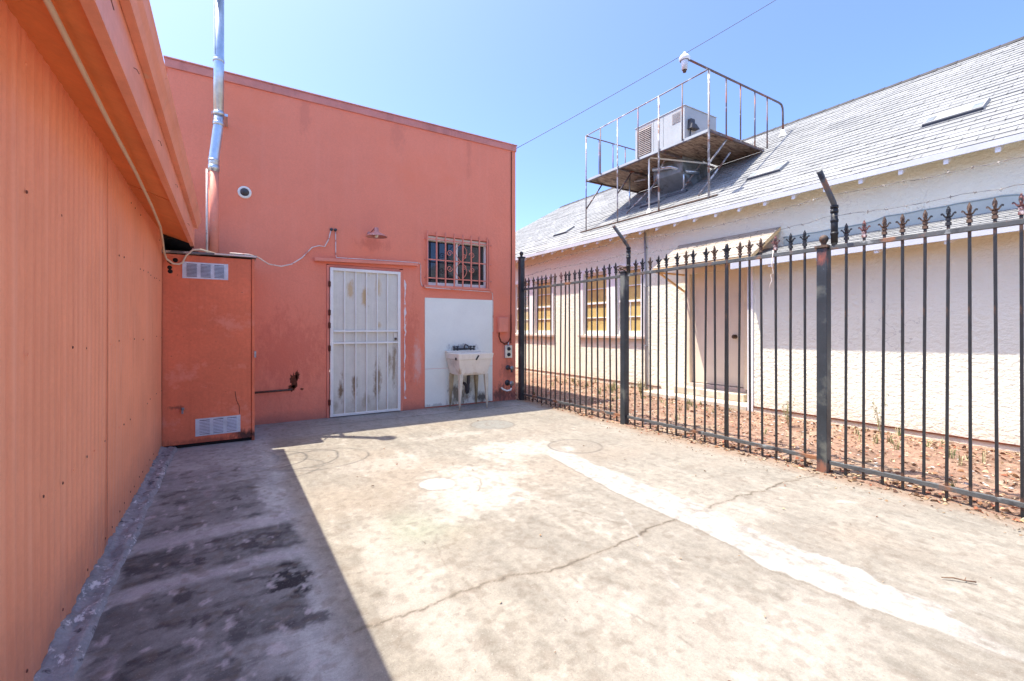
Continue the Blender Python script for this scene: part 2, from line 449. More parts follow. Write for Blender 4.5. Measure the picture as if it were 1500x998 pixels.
def stucco_mat():
    m, nt, N, L, B = nodes_of('rough_white_stucco')
    tc = N.new('ShaderNodeTexCoord').outputs['Object']
    c = mixc(N, L, ramp(N, L, noise(N, L, tc, 1.5), 0.3, 0.7), (0.735, 0.72, 0.59), (0.80, 0.785, 0.65))
    h1 = noise(N, L, tc, 16, 5, 0.62, (1, 1, 1.5))
    h2 = noise(N, L, tc, 55, 4, 0.6)
    hh = math_n(N, L, 'ADD', ramp(N, L, h1, 0.35, 0.62), math_n(N, L, 'MULTIPLY', h2, 0.5))
    # fine hairline cracks
    v = N.new('ShaderNodeTexVoronoi'); v.feature = 'DISTANCE_TO_EDGE'
    v.inputs['Scale'].default_value = 1.1
    ad = N.new('ShaderNodeVectorMath'); ad.operation = 'ADD'
    nz = N.new('ShaderNodeTexNoise'); nz.inputs['Scale'].default_value = 4; nz.inputs['Detail'].default_value = 6
    L.new(tc, nz.inputs['Vector']); L.new(tc, ad.inputs[0]); L.new(nz.outputs['Color'], ad.inputs[1])
    L.new(ad.outputs[0], v.inputs['Vector'])
    cr = ramp(N, L, v.outputs['Distance'], 0.010, 0.0)
    cr = math_n(N, L, 'MULTIPLY', cr, ramp(N, L, noise(N, L, tc, 1.2, 3), 0.50, 0.60))
    c = mixc(N, L, math_n(N, L, 'MULTIPLY', cr, 0.45), c, (0.22, 0.19, 0.17))
    sx = N.new('ShaderNodeSeparateXYZ'); L.new(tc, sx.inputs[0])
    zz = math_n(N, L, 'ADD', sx.outputs[2], math_n(N, L, 'MULTIPLY', noise(N, L, tc, 3, 6, 0.7), 0.45))
    g = ramp(N, L, zz, 0.55, 0.22)
    c = mixc(N, L, math_n(N, L, 'MULTIPLY', g, 0.55), c, (0.66, 0.50, 0.36))
    L.new(c, B.inputs['Base Color'])
    B.inputs['Roughness'].default_value = 0.9
    b = N.new('ShaderNodeBump'); b.inputs['Strength'].default_value = 0.55; b.inputs['Distance'].default_value = 0.013
    L.new(hh, b.inputs['Height']); L.new(b.outputs[0], B.inputs['Normal'])
    return m


M['stucco'] = stucco_mat()


def shingle_mat(name, ca, cb, axis_swap=True):
    m, nt, N, L, B = nodes_of(name)
    tc = N.new('ShaderNodeTexCoord').outputs['Object']
    sx = N.new('ShaderNodeSeparateXYZ'); L.new(tc, sx.inputs[0])
    cx = N.new('ShaderNodeCombineXYZ')
    L.new(sx.outputs[1], cx.inputs[0])
    L.new(math_n(N, L, 'MULTIPLY', sx.outputs[0], 1.2093), cx.inputs[1])
    br = N.new('ShaderNodeTexBrick')
    br.inputs['Scale'].default_value = 1.0
    br.inputs['Brick Width'].default_value = 0.30
    br.inputs['Row Height'].default_value = 0.15
    br.inputs['Mortar Size'].default_value = 0.006
    br.inputs['Color1'].default_value = ca + (1,)
    br.inputs['Color2'].default_value = cb + (1,)
    br.inputs['Mortar'].default_value = tuple(c * 0.45 for c in ca) + (1,)
    L.new(cx.outputs[0], br.inputs['Vector'])
    f = ramp(N, L, noise(N, L, tc, 160, 3), 0.3, 0.7)
    c = mixc(N, L, 0.35, br.outputs['Color'], mixc(N, L, f, (0.45, 0.45, 0.47), (1, 1, 1)), 'MULTIPLY')
    g = ramp(N, L, noise(N, L, tc, 0.9, 5), 0.35, 0.7)
    c = mixc(N, L, 0.15, c, mixc(N, L, g, (0.6, 0.62, 0.66), (1, 1, 1)), 'MULTIPLY')
    L.new(c, B.inputs['Base Color'])
    B.inputs['Roughness'].default_value = 0.85
    b = N.new('ShaderNodeBump'); b.inputs['Strength'].default_value = 0.4; b.inputs['Distance'].default_value = 0.008
    L.new(noise(N, L, tc, 120, 3), b.inputs['Height']); L.new(b.outputs[0], B.inputs['Normal'])
    return m


M['shingle'] = shingle_mat('pale_grey_shingle', (0.238, 0.238, 0.226), (0.322, 0.32, 0.303))
M['creamshingle'] = shingle_mat('cream_shingle', (0.36, 0.305, 0.24), (0.46, 0.39, 0.31))


def wood_mat():
    m, nt, N, L, B = nodes_of('weathered_plywood')
    tc = N.new('ShaderNodeTexCoord').outputs['Object']
    g = noise(N, L, tc, 3, 7, 0.7, (2.0, 9.0, 2.0))
    c = mixc(N, L, ramp(N, L, g, 0.38, 0.62), (0.13, 0.075, 0.045), (0.46, 0.34, 0.24))
    s = ramp(N, L, noise(N, L, tc, 2.2, 5, 0.7, (1, 2.5, 1)), 0.56, 0.64)
    c = mixc(N, L, s, c, (0.07, 0.05, 0.04))
    s2 = ramp(N, L, noise(N, L, tc, 4.0, 5, 0.7, (1, 4, 1)), 0.62, 0.68)
    c = mixc(N, L, s2, c, (0.55, 0.46, 0.36))
    L.new(c, B.inputs['Base Color'])
    B.inputs['Roughness'].default_value = 0.85
    b = N.new('ShaderNodeBump'); b.inputs['Strength'].default_value = 0.4; b.inputs['Distance'].default_value = 0.01
    L.new(g, b.inputs['Height']); L.new(b.outputs[0], B.inputs['Normal'])
    return m


M['wood'] = wood_mat()


def attr_mat(name, rough, fine_scales, bump, bdist, aname='Col', amount=0.3):
    m, nt, N, L, B = nodes_of(name)
    tc = N.new('ShaderNodeTexCoord').outputs['Object']
    at = N.new('ShaderNodeAttribute'); at.attribute_name = aname
    c = at.outputs['Color']
    for s in fine_scales:
        f = ramp(N, L, noise(N, L, tc, s, 4, 0.65), 0.25, 0.65)
        c = mixc(N, L, amount, c, mixc(N, L, f, (0.35, 0.34, 0.33), (1.16, 1.16, 1.16)), 'MULTIPLY')
    # small dark aggregate specks
    v = N.new('ShaderNodeTexVoronoi'); v.inputs['Scale'].default_value = 95
    L.new(tc, v.inputs['Vector'])
    sp = math_n(N, L, 'MULTIPLY', ramp(N, L, v.outputs['Distance'], 0.22, 0.10), ramp(N, L, noise(N, L, tc, 9, 3), 0.52, 0.62))
    c = mixc(N, L, math_n(N, L, 'MULTIPLY', sp, 0.7), c, (0.11, 0.09, 0.07))
    v2 = N.new('ShaderNodeTexVoronoi'); v2.inputs['Scale'].default_value = 38
    L.new(tc, v2.inputs['Vector'])
    sp2 = math_n(N, L, 'MULTIPLY', ramp(N, L, v2.outputs['Distance'], 0.16, 0.08), ramp(N, L, noise(N, L, tc, 5, 4), 0.55, 0.63))
    c = mixc(N, L, math_n(N, L, 'MULTIPLY', sp2, 0.6), c, (0.10, 0.085, 0.065))
    sp3 = ramp(N, L, noise(N, L, tc, 120, 2), 0.64, 0.74)
    c = mixc(N, L, math_n(N, L, 'MULTIPLY', sp3, 0.35), c, (0.5, 0.47, 0.42))
    L.new(c, B.inputs['Base Color'])
    B.inputs['Roughness'].default_value = rough
    B.inputs['Specular IOR Level'].default_value = 0.25
    b = N.new('ShaderNodeBump'); b.inputs['Strength'].default_value = bump; b.inputs['Distance'].default_value = bdist
    hh = math_n(N, L, 'ADD', noise(N, L, tc, 30, 6, 0.7), math_n(N, L, 'MULTIPLY', noise(N, L, tc, 180, 3), 0.4))
    L.new(hh, b.inputs['Height']); L.new(b.outputs[0], B.inputs['Normal'])
    return m


M['concrete'] = attr_mat('yard_concrete', 0.88, (24, 85, 260), 0.45, 0.007, amount=0.27)
M['soil'] = attr_mat('red_soil', 0.95, (12, 60), 0.8, 0.02)


def leaf_mat():
    m, nt, N, L, B = nodes_of('dry_leaf')
    at = N.new('ShaderNodeAttribute'); at.attribute_name = 'Col'
    L.new(at.outputs['Color'], B.inputs['Base Color'])
    B.inputs['Roughness'].default_value = 0.8
    return m


M['leaf'] = leaf_mat()


def grid_mesh(name, xs, ys, zf, cf, mat):
    X, Y = np.meshgrid(xs, ys)
    Z = zf(X, Y)
    C = cf(X, Y)
    ny, nx = X.shape
    me = bpy.data.meshes.new(name)
    me.vertices.add(nx * ny)
    me.vertices.foreach_set('co', np.stack([X, Y, Z], -1).astype(np.float32).ravel())
    idx = np.arange(nx * ny).reshape(ny, nx)
    q = np.stack([idx[:-1, :-1], idx[:-1, 1:], idx[1:, 1:], idx[1:, :-1]], -1).reshape(-1)
    nf = (nx - 1) * (ny - 1)
    me.loops.add(nf * 4); me.loops.foreach_set('vertex_index', q.astype(np.int32))
    me.polygons.add(nf)
    me.polygons.foreach_set('loop_start', np.arange(0, nf * 4, 4, dtype=np.int32))
    me.polygons.foreach_set('loop_total', np.full(nf, 4, dtype=np.int32))
    me.polygons.foreach_set('use_smooth', np.ones(nf, dtype=bool))
    a = me.color_attributes.new('Col', 'FLOAT_COLOR', 'POINT')
    a.data.foreach_set('color', np.concatenate([C, np.ones(C.shape[:2] + (1,))], -1).astype(np.float32).ravel())
    me.update(calc_edges=True); me.validate()
    me.materials.append(mat)
    o = bpy.data.objects.new(name, me)
    COL.objects.link(o)
    return o


# ------------------------------------------------------------------ ground
g = MB().add([(-300, -300, -0.09), (300, -300, -0.09), (300, 300, -0.09), (-300, 300, -0.09)], [(0, 1, 2, 3)])
tag(g.build('ground', paint('dry_ground', (0.26, 0.20, 0.15), 0.95, 0.2, 0.4), origin=(0, 0, 0)), kind='structure')


def seg_dist(X, Y, pts):
    d = np.full(X.shape, 9.0)
    for (ax, ay), (bx, by) in zip(pts[:-1], pts[1:]):
        dx, dy = bx - ax, by - ay
        t = np.clip(((X - ax) * dx + (Y - ay) * dy) / (dx * dx + dy * dy), 0, 1)
        d = np.minimum(d, np.hypot(X - ax - t * dx, Y - ay - t * dy))
    return d


def conc_col(X, Y):
    def mix(c, m, col):
        return c * (1 - m[..., None]) + np.array(col) * m[..., None]
    wx = X + 0.05 * fbm(X * 5, Y * 5); wy = Y + 0.05 * fbm(X * 5 + 40, Y * 5)
    n1 = fbm(X * 1.1 + 3, Y * 1.1); n2 = fbm(X * 4 + 50, Y * 4); n3 = fbm(X * 17, Y * 17 + 9)
    st = fbm(X * 9 + Y * 2, Y * 2.2 - X * 1.0)                       # hosed streaks
    st2 = fbm(X * 16 + 3, Y * 1.7 + 8); n5 = fbm(X * 42 + 7, Y * 36 + 3)
    tone = 1 + 0.12 * n1 + 0.08 * n2 + 0.16 * n3 + 0.12 * st + 0.16 * st2 + 0.12 * n5
    c = np.array([0.264, 0.239, 0.195]) * tone[..., None]
    warm = sst(0.0, 0.5, fbm(X * 0.9 + 21, Y * 0.9 + 5))
    c = mix(c, warm * 0.35, (0.315, 0.25, 0.185))
    gr = sst(0.05, 0.5, fbm(X * 1.6 + 71, Y * 1.2 + 15))
    c = mix(c, gr * 0.42, (0.205, 0.183, 0.15))
    c = mix(c, 0.30 * sst(0.22, 0.5, fbm(X * 20 + 33, Y * 17 + 6, 6)), (0.15, 0.13, 0.105))
    c = mix(c, 0.30 * sst(0.25, 0.55, fbm(X * 24 + 3, Y * 5 + 66, 6)), (0.37, 0.345, 0.30))
    # scuffed darker belt beside the fence and between the patches
    c = mix(c, 0.5 * sst(3.0, 3.6, wx) * sst(0.0, 0.35, fbm(X * 2.3 + 8, Y * 5)), (0.27, 0.235, 0.19))
    c = mix(c, 0.55 * np.exp(-(((wx - 1.0) / 0.45) ** 2 + ((wy - 3.35) / 0.28) ** 2)) * sst(-0.2, 0.3, n2), (0.22, 0.19, 0.145))
    c = mix(c, 0.5 * np.exp(-(((wx - 0.95) / 0.5) ** 2 + ((wy - 2.55) / 0.3) ** 2)) * sst(-0.2, 0.3, n2), (0.25, 0.21, 0.155))
    c = mix(c, 0.6 * np.exp(-(((wx - 3.1) / 0.5) ** 2 + ((wy - 4.5) / 0.18) ** 2)) * sst(-0.3, 0.3, st), (0.23, 0.19, 0.15))
    c = mix(c, 0.22 * np.exp(-(((wx - 1.02) / 0.25) ** 2 + ((wy - 2.75) / 0.22) ** 2)), (0.33, 0.42, 0.27))
    # pale worn areas
    for (cx, cy, rx, ry, a) in [(1.75, 3.35, 0.42, 0.5, 0.95), (1.55, 2.95, 0.5, 0.3, 0.8), (2.5, 4.05, 0.5, 0.35, 0.85), (1.2, 4.2, 0.4, 0.25, 0.4), (0.75, 2.2, 0.16, 0.9, 0.6),
                                (2.2, 4.9, 0.5, 0.12, 0.5), (1.7, 1.1, 0.5, 0.35, 0.35), (2.1, 0.9, 0.35, 0.25, 0.35), (1.4, 1.5, 0.3, 0.15, 0.3), (3.0, 1.85, 0.2, 0.3, 0.4), (1.3, 2.75, 0.3, 0.1, 0.5)]:
        e = np.exp(-(((wx - cx) / rx) ** 2 + ((wy - cy) / ry) ** 2))
        c = mix(c, a * sst(0.18, 0.75, e + 0.45 * n2 * 0.6 + 0.30 * n3 + 0.25 * st), (0.375, 0.345, 0.295))
    # broad painted stripe, worn ragged at its near end
    ys_ = [0.1, 0.53, 0.61, 0.90, 0.94, 1.23, 1.29, 1.5, 1.9, 2.5, 3.34, 3.68, 4.2]
    xl = np.interp(Y, [0.1, 0.61, 0.94, 1.29, 1.5, 1.91, 2.55, 3.68, 4.2], [2.60, 2.50, 2.44, 2.39, 2.465, 2.495, 2.525, 2.70, 2.78])
    xr = np.interp(Y, [0.1, 0.53, 0.9, 1.23, 1.9, 2.5, 3.34, 4.2], [2.66, 2.66, 2.73, 2.76, 2.835, 2.845, 2.90, 2.98])
    wob = 0.035 * fbm(X * 9, Y * 9) * sst(2.6, 1.2, Y) + 0.012 * n3
    wobr = (0.05 + 0.07 * sst(1.6, 0.8, Y)) * fbm(X * 8 + 4, Y * 6) + 0.035 * n3
    s = sst(-0.008, 0.008, X - xl + wob) * sst(0.012, -0.012, X - xr + wobr) * sst(0.22, 0.80, Y + 0.30 * n2 + 0.3 * n3) * sst(4.1, 3.6, Y + 0.3 * n2)
    wear = 1 - 0.8 * sst(0.02, 0.36, fbm(X * 16 + 9, Y * 8)) * sst(0.0, 0.3, X - xl - 0.02)
    c = mix(c, s * wear * 0.92, (0.365, 0.345, 0.31))
    c = c * (1 + (s * (0.10 * n3 + 0.12 * fbm(X * 26, Y * 20)))[..., None])
    c = mix(c, 0.6 * np.exp(-((X - xl + wob + 0.012) / 0.010) ** 2) * sst(0.6, 0.9, Y) * sst(3.7, 3.4, Y), (0.16, 0.14, 0.11))
    # round patched covers
    def disc(cx, cy, r, fill, fa, la):
        nonlocal c
        d = np.hypot(X - cx, Y - cy) + 0.012 * n2
        c = mix(c, fa * sst(r, r - 0.02, d), fill)
        c = mix(c, la * np.exp(-((d - r) / 0.013) ** 2) * (0.5 + 0.5 * sst(-0.3, 0.2, n2)), (0.09, 0.082, 0.072))
    disc(2.94, 5.19, 0.285, (0.20, 0.205, 0.19), 0.65, 0.6)
    disc(3.15, 3.77, 0.285, (0.235, 0.205, 0.165), 0.5, 0.75)
    disc(1.433, 3.436, 0.15, (0.42, 0.40, 0.36), 0.95, 0.45)
    c = mix(c, 0.8 * np.exp(-(((wx - 2.96) / 0.07) ** 2 + ((wy - 3.92) / 0.06) ** 2)), (0.20, 0.17, 0.13))
    c = mix(c, 0.8 * np.exp(-(((wx - 3.02) / 0.05) ** 2 + ((wy - 3.72) / 0.10) ** 2)), (0.48, 0.45, 0.40))
    # dragged black loops by the cabinet
    for (cx, cy, r, w) in [(0.62, 4.75, 0.30, 0.006), (0.50, 4.82, 0.36, 0.007), (0.75, 4.7, 0.36, 0.006), (0.25, 4.9, 0.34, 0.007), (0.05, 4.95, 0.30, 0.006), (0.33, 4.55, 0.33, 0.006), (-0.1, 5.1, 0.4, 0.006)]:
        d = np.abs(np.hypot((X - cx) * 0.8, Y - cy) - r + 0.03 * n2)
        c = mix(c, 0.75 * np.exp(-(d / (w * 1.5)) ** 2) * sst(-0.35, 0.1, fbm(X * 3 + cx * 9, Y * 3)), (0.07, 0.065, 0.065))
    # strip along the shed: paler, cooler colour lifts the eave's shade, with squares of old grease between pale bands
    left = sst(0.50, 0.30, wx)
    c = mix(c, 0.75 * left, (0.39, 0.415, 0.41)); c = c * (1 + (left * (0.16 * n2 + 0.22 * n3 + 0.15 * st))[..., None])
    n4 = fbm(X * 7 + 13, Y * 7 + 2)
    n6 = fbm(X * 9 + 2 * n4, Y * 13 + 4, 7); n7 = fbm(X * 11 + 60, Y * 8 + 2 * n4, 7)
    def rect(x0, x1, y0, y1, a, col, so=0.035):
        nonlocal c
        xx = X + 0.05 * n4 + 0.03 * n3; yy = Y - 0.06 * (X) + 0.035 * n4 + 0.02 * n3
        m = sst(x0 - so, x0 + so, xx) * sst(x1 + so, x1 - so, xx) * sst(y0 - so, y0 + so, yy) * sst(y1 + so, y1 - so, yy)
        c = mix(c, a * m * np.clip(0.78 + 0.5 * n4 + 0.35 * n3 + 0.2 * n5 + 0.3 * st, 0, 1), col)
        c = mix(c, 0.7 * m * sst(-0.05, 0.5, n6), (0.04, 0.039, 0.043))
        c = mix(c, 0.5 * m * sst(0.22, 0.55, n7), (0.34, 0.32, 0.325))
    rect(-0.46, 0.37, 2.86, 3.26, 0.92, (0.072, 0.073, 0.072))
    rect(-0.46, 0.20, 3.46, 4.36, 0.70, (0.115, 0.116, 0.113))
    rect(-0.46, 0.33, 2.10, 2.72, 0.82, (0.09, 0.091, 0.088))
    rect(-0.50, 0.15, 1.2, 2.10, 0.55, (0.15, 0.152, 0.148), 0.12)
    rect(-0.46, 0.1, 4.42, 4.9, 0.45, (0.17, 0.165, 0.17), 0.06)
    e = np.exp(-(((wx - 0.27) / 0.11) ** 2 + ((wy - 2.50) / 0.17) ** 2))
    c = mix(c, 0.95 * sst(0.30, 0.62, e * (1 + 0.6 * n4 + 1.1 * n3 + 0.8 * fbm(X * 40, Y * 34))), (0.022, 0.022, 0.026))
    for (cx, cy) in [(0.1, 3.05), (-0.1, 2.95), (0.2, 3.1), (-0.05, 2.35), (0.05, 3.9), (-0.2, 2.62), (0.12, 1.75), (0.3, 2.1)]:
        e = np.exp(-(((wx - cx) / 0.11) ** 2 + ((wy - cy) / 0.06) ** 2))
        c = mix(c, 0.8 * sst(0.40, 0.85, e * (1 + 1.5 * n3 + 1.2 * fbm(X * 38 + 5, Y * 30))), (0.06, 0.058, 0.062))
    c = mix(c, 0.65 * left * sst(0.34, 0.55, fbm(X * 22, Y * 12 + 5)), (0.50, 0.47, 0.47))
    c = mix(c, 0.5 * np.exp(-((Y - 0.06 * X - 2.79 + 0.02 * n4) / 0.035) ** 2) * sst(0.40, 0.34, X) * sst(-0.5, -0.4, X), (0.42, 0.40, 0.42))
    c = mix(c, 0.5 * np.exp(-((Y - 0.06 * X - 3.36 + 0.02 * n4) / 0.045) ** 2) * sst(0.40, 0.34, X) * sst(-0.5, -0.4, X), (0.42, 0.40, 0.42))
    # paler, cooler tone painted into the red wall's shadow, with a pour joint
    c = mix(c, 0.4 * sst(5.6, 5.9, wy), (0.33, 0.355, 0.355))
    c = mix(c, 0.7 * np.exp(-((Y - 6.28 + 0.02 * n2) / 0.012) ** 2) * sst(0.6, 1.2, X), (0.06, 0.06, 0.065))
    c = mix(c, 0.35 * sst(6.28, 6.3, Y) * sst(-0.1, 0.3, n2), (0.36, 0.36, 0.365))
    # cracks
    jx = X + 0.018 * fbm(X * 14, Y * 14) + 0.02 * fbm(X * 5 + 9, Y * 5); jy = Y + 0.03 * fbm(X * 12 + 7, Y * 12) + 0.035 * fbm(X * 4 + 3, Y * 4)
    main = [(0.45, 1.93), (1.0, 1.965), (1.52, 1.895), (2.3, 1.97), (2.54, 1.95), (3.05, 1.99), (4.22, 1.93), (4.5, 1.93)]
    wv = 0.55 + 0.45 * sst(-0.25, 0.3, n2)
    d = seg_dist(jx, jy, main)
    onstripe = 1 - 0.8 * s
    c = mix(c, 0.30 * np.exp(-(d / 0.024) ** 2) * onstripe, (0.22, 0.17, 0.12))
    c = mix(c, 0.9 * np.exp(-(d / (0.0068 * wv + 0.002)) ** 2) * (0.35 + 0.65 * wv) * onstripe, (0.07, 0.055, 0.04))
    for pts, a, w in [([(1.65, 3.1), (1.78, 3.35), (1.72, 3.7), (1.8, 3.95)], 0.6, 0.007), ([(1.75, 3.05), (2.0, 2.5), (2.15, 2.1), (2.25, 1.95)], 0.6, 0.006),
                      ([(1.5, 1.9), (1.45, 1.6), (1.55, 1.2), (1.5, 0.8), (1.62, 0.3)], 0.5, 0.007), ([(1.0, 1.98), (0.98, 2.3), (1.08, 2.6)], 0.4, 0.006),
                      ([(2.9, 4.9), (3.6, 4.75), (4.2, 4.8)], 0.35, 0.007), ([(-0.1, 1.9), (0.3, 1.95), (0.5, 1.93)], 0.3, 0.006)]:
        d = seg_dist(jx, jy, pts)
        c = mix(c, a * np.exp(-(d / w) ** 2) * sst(-0.35, 0.2, fbm(X * 6, Y * 6 + 30)), (0.12, 0.095, 0.07))
    d = seg_dist(jx, jy, [(2.32, 2.3), (2.18, 2.05), (1.95, 1.7), (1.8, 1.35)])
    c = mix(c, 0.6 * np.exp(-(d / 0.008) ** 2) * sst(-0.3, 0.3, n3), (0.40, 0.38, 0.34))
    # old drain print near the fence
    m = sst(3.02, 3.04, X) * sst(3.34, 3.32, X) * sst(1.36, 1.38, Y) * sst(1.62, 1.60, Y)
    c = mix(c, 0.35 * m * (0.5 + 0.5 * np.sin(X * 190)), (0.2, 0.18, 0.15))
    # blown soil at the fence line
    c = mix(c, 0.7 * sst(4.12, 4.36, wx + 0.12 * n2), (0.25, 0.165, 0.11))
    sp = sst(0.62, 0.70, vnoise(X * 33, Y * 33) * 0.6 + vnoise(X * 15 + 4, Y * 15) * 0.4)
    c = mix(c, 0.35 * sp, (0.16, 0.13, 0.10))
    return np.clip(c, 0.01, 0.8)


xs = np.concatenate([np.arange(-0.60, 4.46, 0.0105)])
ys = np.concatenate([np.linspace(-9, 0.1, 40), np.arange(0.11, 3.2, 0.0105), np.arange(3.2, 6.83, 0.018)])
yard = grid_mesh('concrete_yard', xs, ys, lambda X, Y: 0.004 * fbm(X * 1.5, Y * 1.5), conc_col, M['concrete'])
tag(yard, kind='structure')


def soil_z(X, Y):
    r = sst(4.28, 4.46, X + 0.09 * fbm(X * 6, Y * 6))
    return -0.035 + r * 0.040 + r * (0.018 * fbm(X * 4, Y * 4) + 0.014 * fbm(X * 18, Y * 18)) + 0.02 * sst(6.3, 7.2, X)


def soil_col(X, Y):
    n1 = fbm(X * 2, Y * 2); n2 = fbm(X * 9, Y * 9); n3 = fbm(X * 28, Y * 28)
    c = np.array([0.295, 0.18, 0.125]) * (1 + 0.35 * n1 + 0.35 * n2 + 0.25 * n3)[..., None]
    m = sst(0.05, 0.45, fbm(X * 3 + 5, Y * 3))[..., None] * 0.5
    c = c * (1 - m) + np.array([0.37, 0.29, 0.205]) * m
    d = sst(0.22, 0.4, fbm(X * 21 + 5, Y * 21))[..., None] * 0.7
    c = c * (1 - d) + np.array([0.10, 0.06, 0.04]) * d
    return np.clip(c, 0.02, 0.7)


soil = grid_mesh('soil_bed', np.arange(4.24, 7.32, 0.022), np.concatenate([np.linspace(-9, -0.5, 30), np.arange(-0.45, 15, 0.03)]), soil_z, soil_col, M['soil'])
tag(soil, kind='structure')

# raised mortar curb along the shed
cy = np.arange(-2.0, 5.88, 0.03)
cxs = np.linspace(-0.60, -0.40, 26)


def curb_z(X, Y):
    w = -0.452 + 0.022 * fbm(Y * 2.0, X * 0 + 1) + 0.012 * fbm(Y * 11, X * 0 + 5)
    return -0.02 + sst(0.012, -0.03, X - w) * (0.045 + 0.022 * fbm(X * 14, Y * 9) + 0.012 * fbm(X * 45, Y * 40)) + 0.02 * sst(-0.53, -0.58, X + 0.02 * fbm(X * 3, Y * 16))


curb = grid_mesh('curb', cxs, cy, curb_z, lambda X, Y: np.stack([X * 0 + .3] * 3, -1), M['curb'])
tag(curb, kind='structure')

# ------------------------------------------------------------------ shed with the corrugated wall (left)
shed = thing('metal_shed', (-0.6, 2.0, 0), 'orange corrugated metal shed with a low overhanging eave and gutter', 'shed')
WX = -0.573
pitch = 0.0762
yy = np.arange(-2.0, 5.8701, pitch / 10)
mb = MB()
vs, fs = [], []
zz = [0.02, 0.3, 0.7, 1.2, 1.7, 2.05, 2.245]
for j, z in enumerate(zz):
    for y in yy:
        ph = (y / pitch) % 1.0
        rib = (0.5 + 0.5 * math.cos(2 * math.pi * ph)) ** 2.2
        lap = 0.004 if y < 3.34 else 0.0
        dent = 0.004 * math.sin(y * 1.7 + z * 1.3)
        zb = z
        if j == 0:
            zb = z + 0.02 * (math.sin(y * 23) * 0.5 + math.sin(y * 57 + 2) * 0.5)
        vs.append((WX - 0.003 + 0.0050 * rib + lap + dent, y, zb))
n = len(yy)
for j in range(len(zz) - 1):
    for i in range(n - 1):
        fs.append((j * n + i, j * n + i + 1, (j + 1) * n + i + 1, (j + 1) * n + i))
mb.add(vs, fs, 0, True)
# rust-brown lap joint and nail heads are pressed into the sheet
mb.add([(WX + 0.0065, 3.334, 0.05), (WX + 0.0065, 3.347, 0.05), (WX + 0.008, 3.346, 1.2), (WX + 0.0065, 3.340, 2.2), (WX + 0.0065, 3.334, 2.2), (WX + 0.008, 3.332, 1.2)], [(0, 1, 2, 5), (5, 2, 3, 4)], 2)
for z in (0.64, 1.17, 1.71, 2.12, 0.12):
    k = 0
    while k * 0.1905 - 1.9 < 5.8:
        y = round((k * 0.1905 - 1.9) / pitch) * pitch
        k += 1
        if random.random() < 0.3:
            continue
        zz_ = z + random.uniform(-0.012, 0.012)
        mb.lathe([(0.0, 0.0), (0.0065, 0.0005), (0.005, 0.003), (0.0, 0.004)], (WX + 0.004 + (0.004 if y < 3.34 else 0) + 0.004 * math.sin(y * 1.7 + z * 1.3), y, zz_), 'X', 8, 1 if random.random() < 0.75 else 0)
nl = len(mb.v)
# lathe 'X' points to -X; flip to +X for this wall
mb.v = [(2 * (WX + 0.006) - p[0] + 0.001, p[1], p[2]) if (i >= n * len(zz) + 6) else p for i, p in enumerate(mb.v)]
mb.build('wall', [M['corr'], M['nail'], M['rustline']], shed)
b = MB().box(-4.2, WX - 0.02, -2.0, 5.86, 0.0, 2.24)
b.build('shed_body', M['soffit'], shed)
# soffit boards, with one butt joint
s = MB()
for (y0, y1, dz) in ((-2.0, 1.6, 0.0), (1.605, 4.0, 0.004), (4.005, 5.87, 0.0)):
    s.prism([(-0.66, 2.262), (-0.335, 2.150), (-0.335, 2.168), (-0.66, 2.280)], lambda a, b_, t: (a, t, b_ + dz), y0, y1)
s.build('soffit', M['soffit'], shed)
fb = MB().box(-0.335, -0.300, -2.0, 5.88, 2.125, 2.33)
for y in (1.15, 1.42, 1.75, 2.2, 2.9, 3.8, 4.9):
    zn = 2.20 + random.uniform(-.05, .05); fb.tube([(-0.299, y, zn), (-0.29, y + 0.004, zn - 0.002), (-0.288, y + random.uniform(.02, .05), zn + random.uniform(-.015, .015))], 0.0016, 5, 1)
fb.build('fascia', [M['fascia'], M['nail']], shed, bev=0.004)
gt = MB()
gprof = [(-0.298, 2.315), (-0.268, 2.312), (-0.258, 2.345), (-0.246, 2.372), (-0.240, 2.400), (-0.235, 2.415), (-0.250, 2.418), (-0.255, 2.405), (-0.272, 2.345), (-0.298, 2.335)]
gt.prism(gprof, lambda a, b_, t: (a, t, b_), -2.0, 5.86)
gt.build('gutter', M['fascia'], shed)
rf = MB().prism([(-0.29, 2.335), (-0.29, 2.36), (-4.4, 4.0), (-4.4, 3.97)], lambda a, b_, t: (a, t, b_), -2.0, 5.87)
rf.build('roof', M['dkgrey'], shed)
fl = MB().box(-2.0, -0.36, 5.872, 6.785, 2.19, 2.215)
fl.box(-0.66, -0.60, 5.872, 6.785, 0.0, 2.189); fl.box(-0.66, -0.34, 5.873, 6.60, 2.2155, 2.40)
fl.box(-0.64, -0.30, 6.70, 6.782, 2.06, 2.19)
fl.build('gap_filler', M['void'], shed)  # near-black filler added to keep the gap to the red wall dark

# ------------------------------------------------------------------ red building (back)
red = thing('red_building', (1.9, 8.0, 0), 'coral red stucco building with a flat parapet behind the yard', 'building')
W = 6.79
DOOR = (1.175, 2.275, -0.02, 2.165)
WIN = (2.665, 3.755, 1.945, 2.735)
w = MB()
wall_holes(w, [-0.61, 0.3, 1.0, 4.314], [-0.02, 1.0, 2.2, 3.2, 4.40], [DOOR, WIN], lambda u, v, d: (u, W + d, v), 0.14)
w.add([(-0.61, W, -0.02), (-0.61, 15, -0.02), (-0.61, 15, 4.4), (-0.61, W, 4.4)], [(0, 1, 2, 3)])
w.add([(4.314, W, -0.02), (4.314, 15, -0.02), (4.314, 15, 4.4), (4.314, W, 4.4)], [(3, 2, 1, 0)])
w.add([(-0.61, 15, -0.02), (4.314, 15, -0.02), (4.314, 15, 4.4), (-0.61, 15, 4.4)], [(0, 1, 2, 3)])
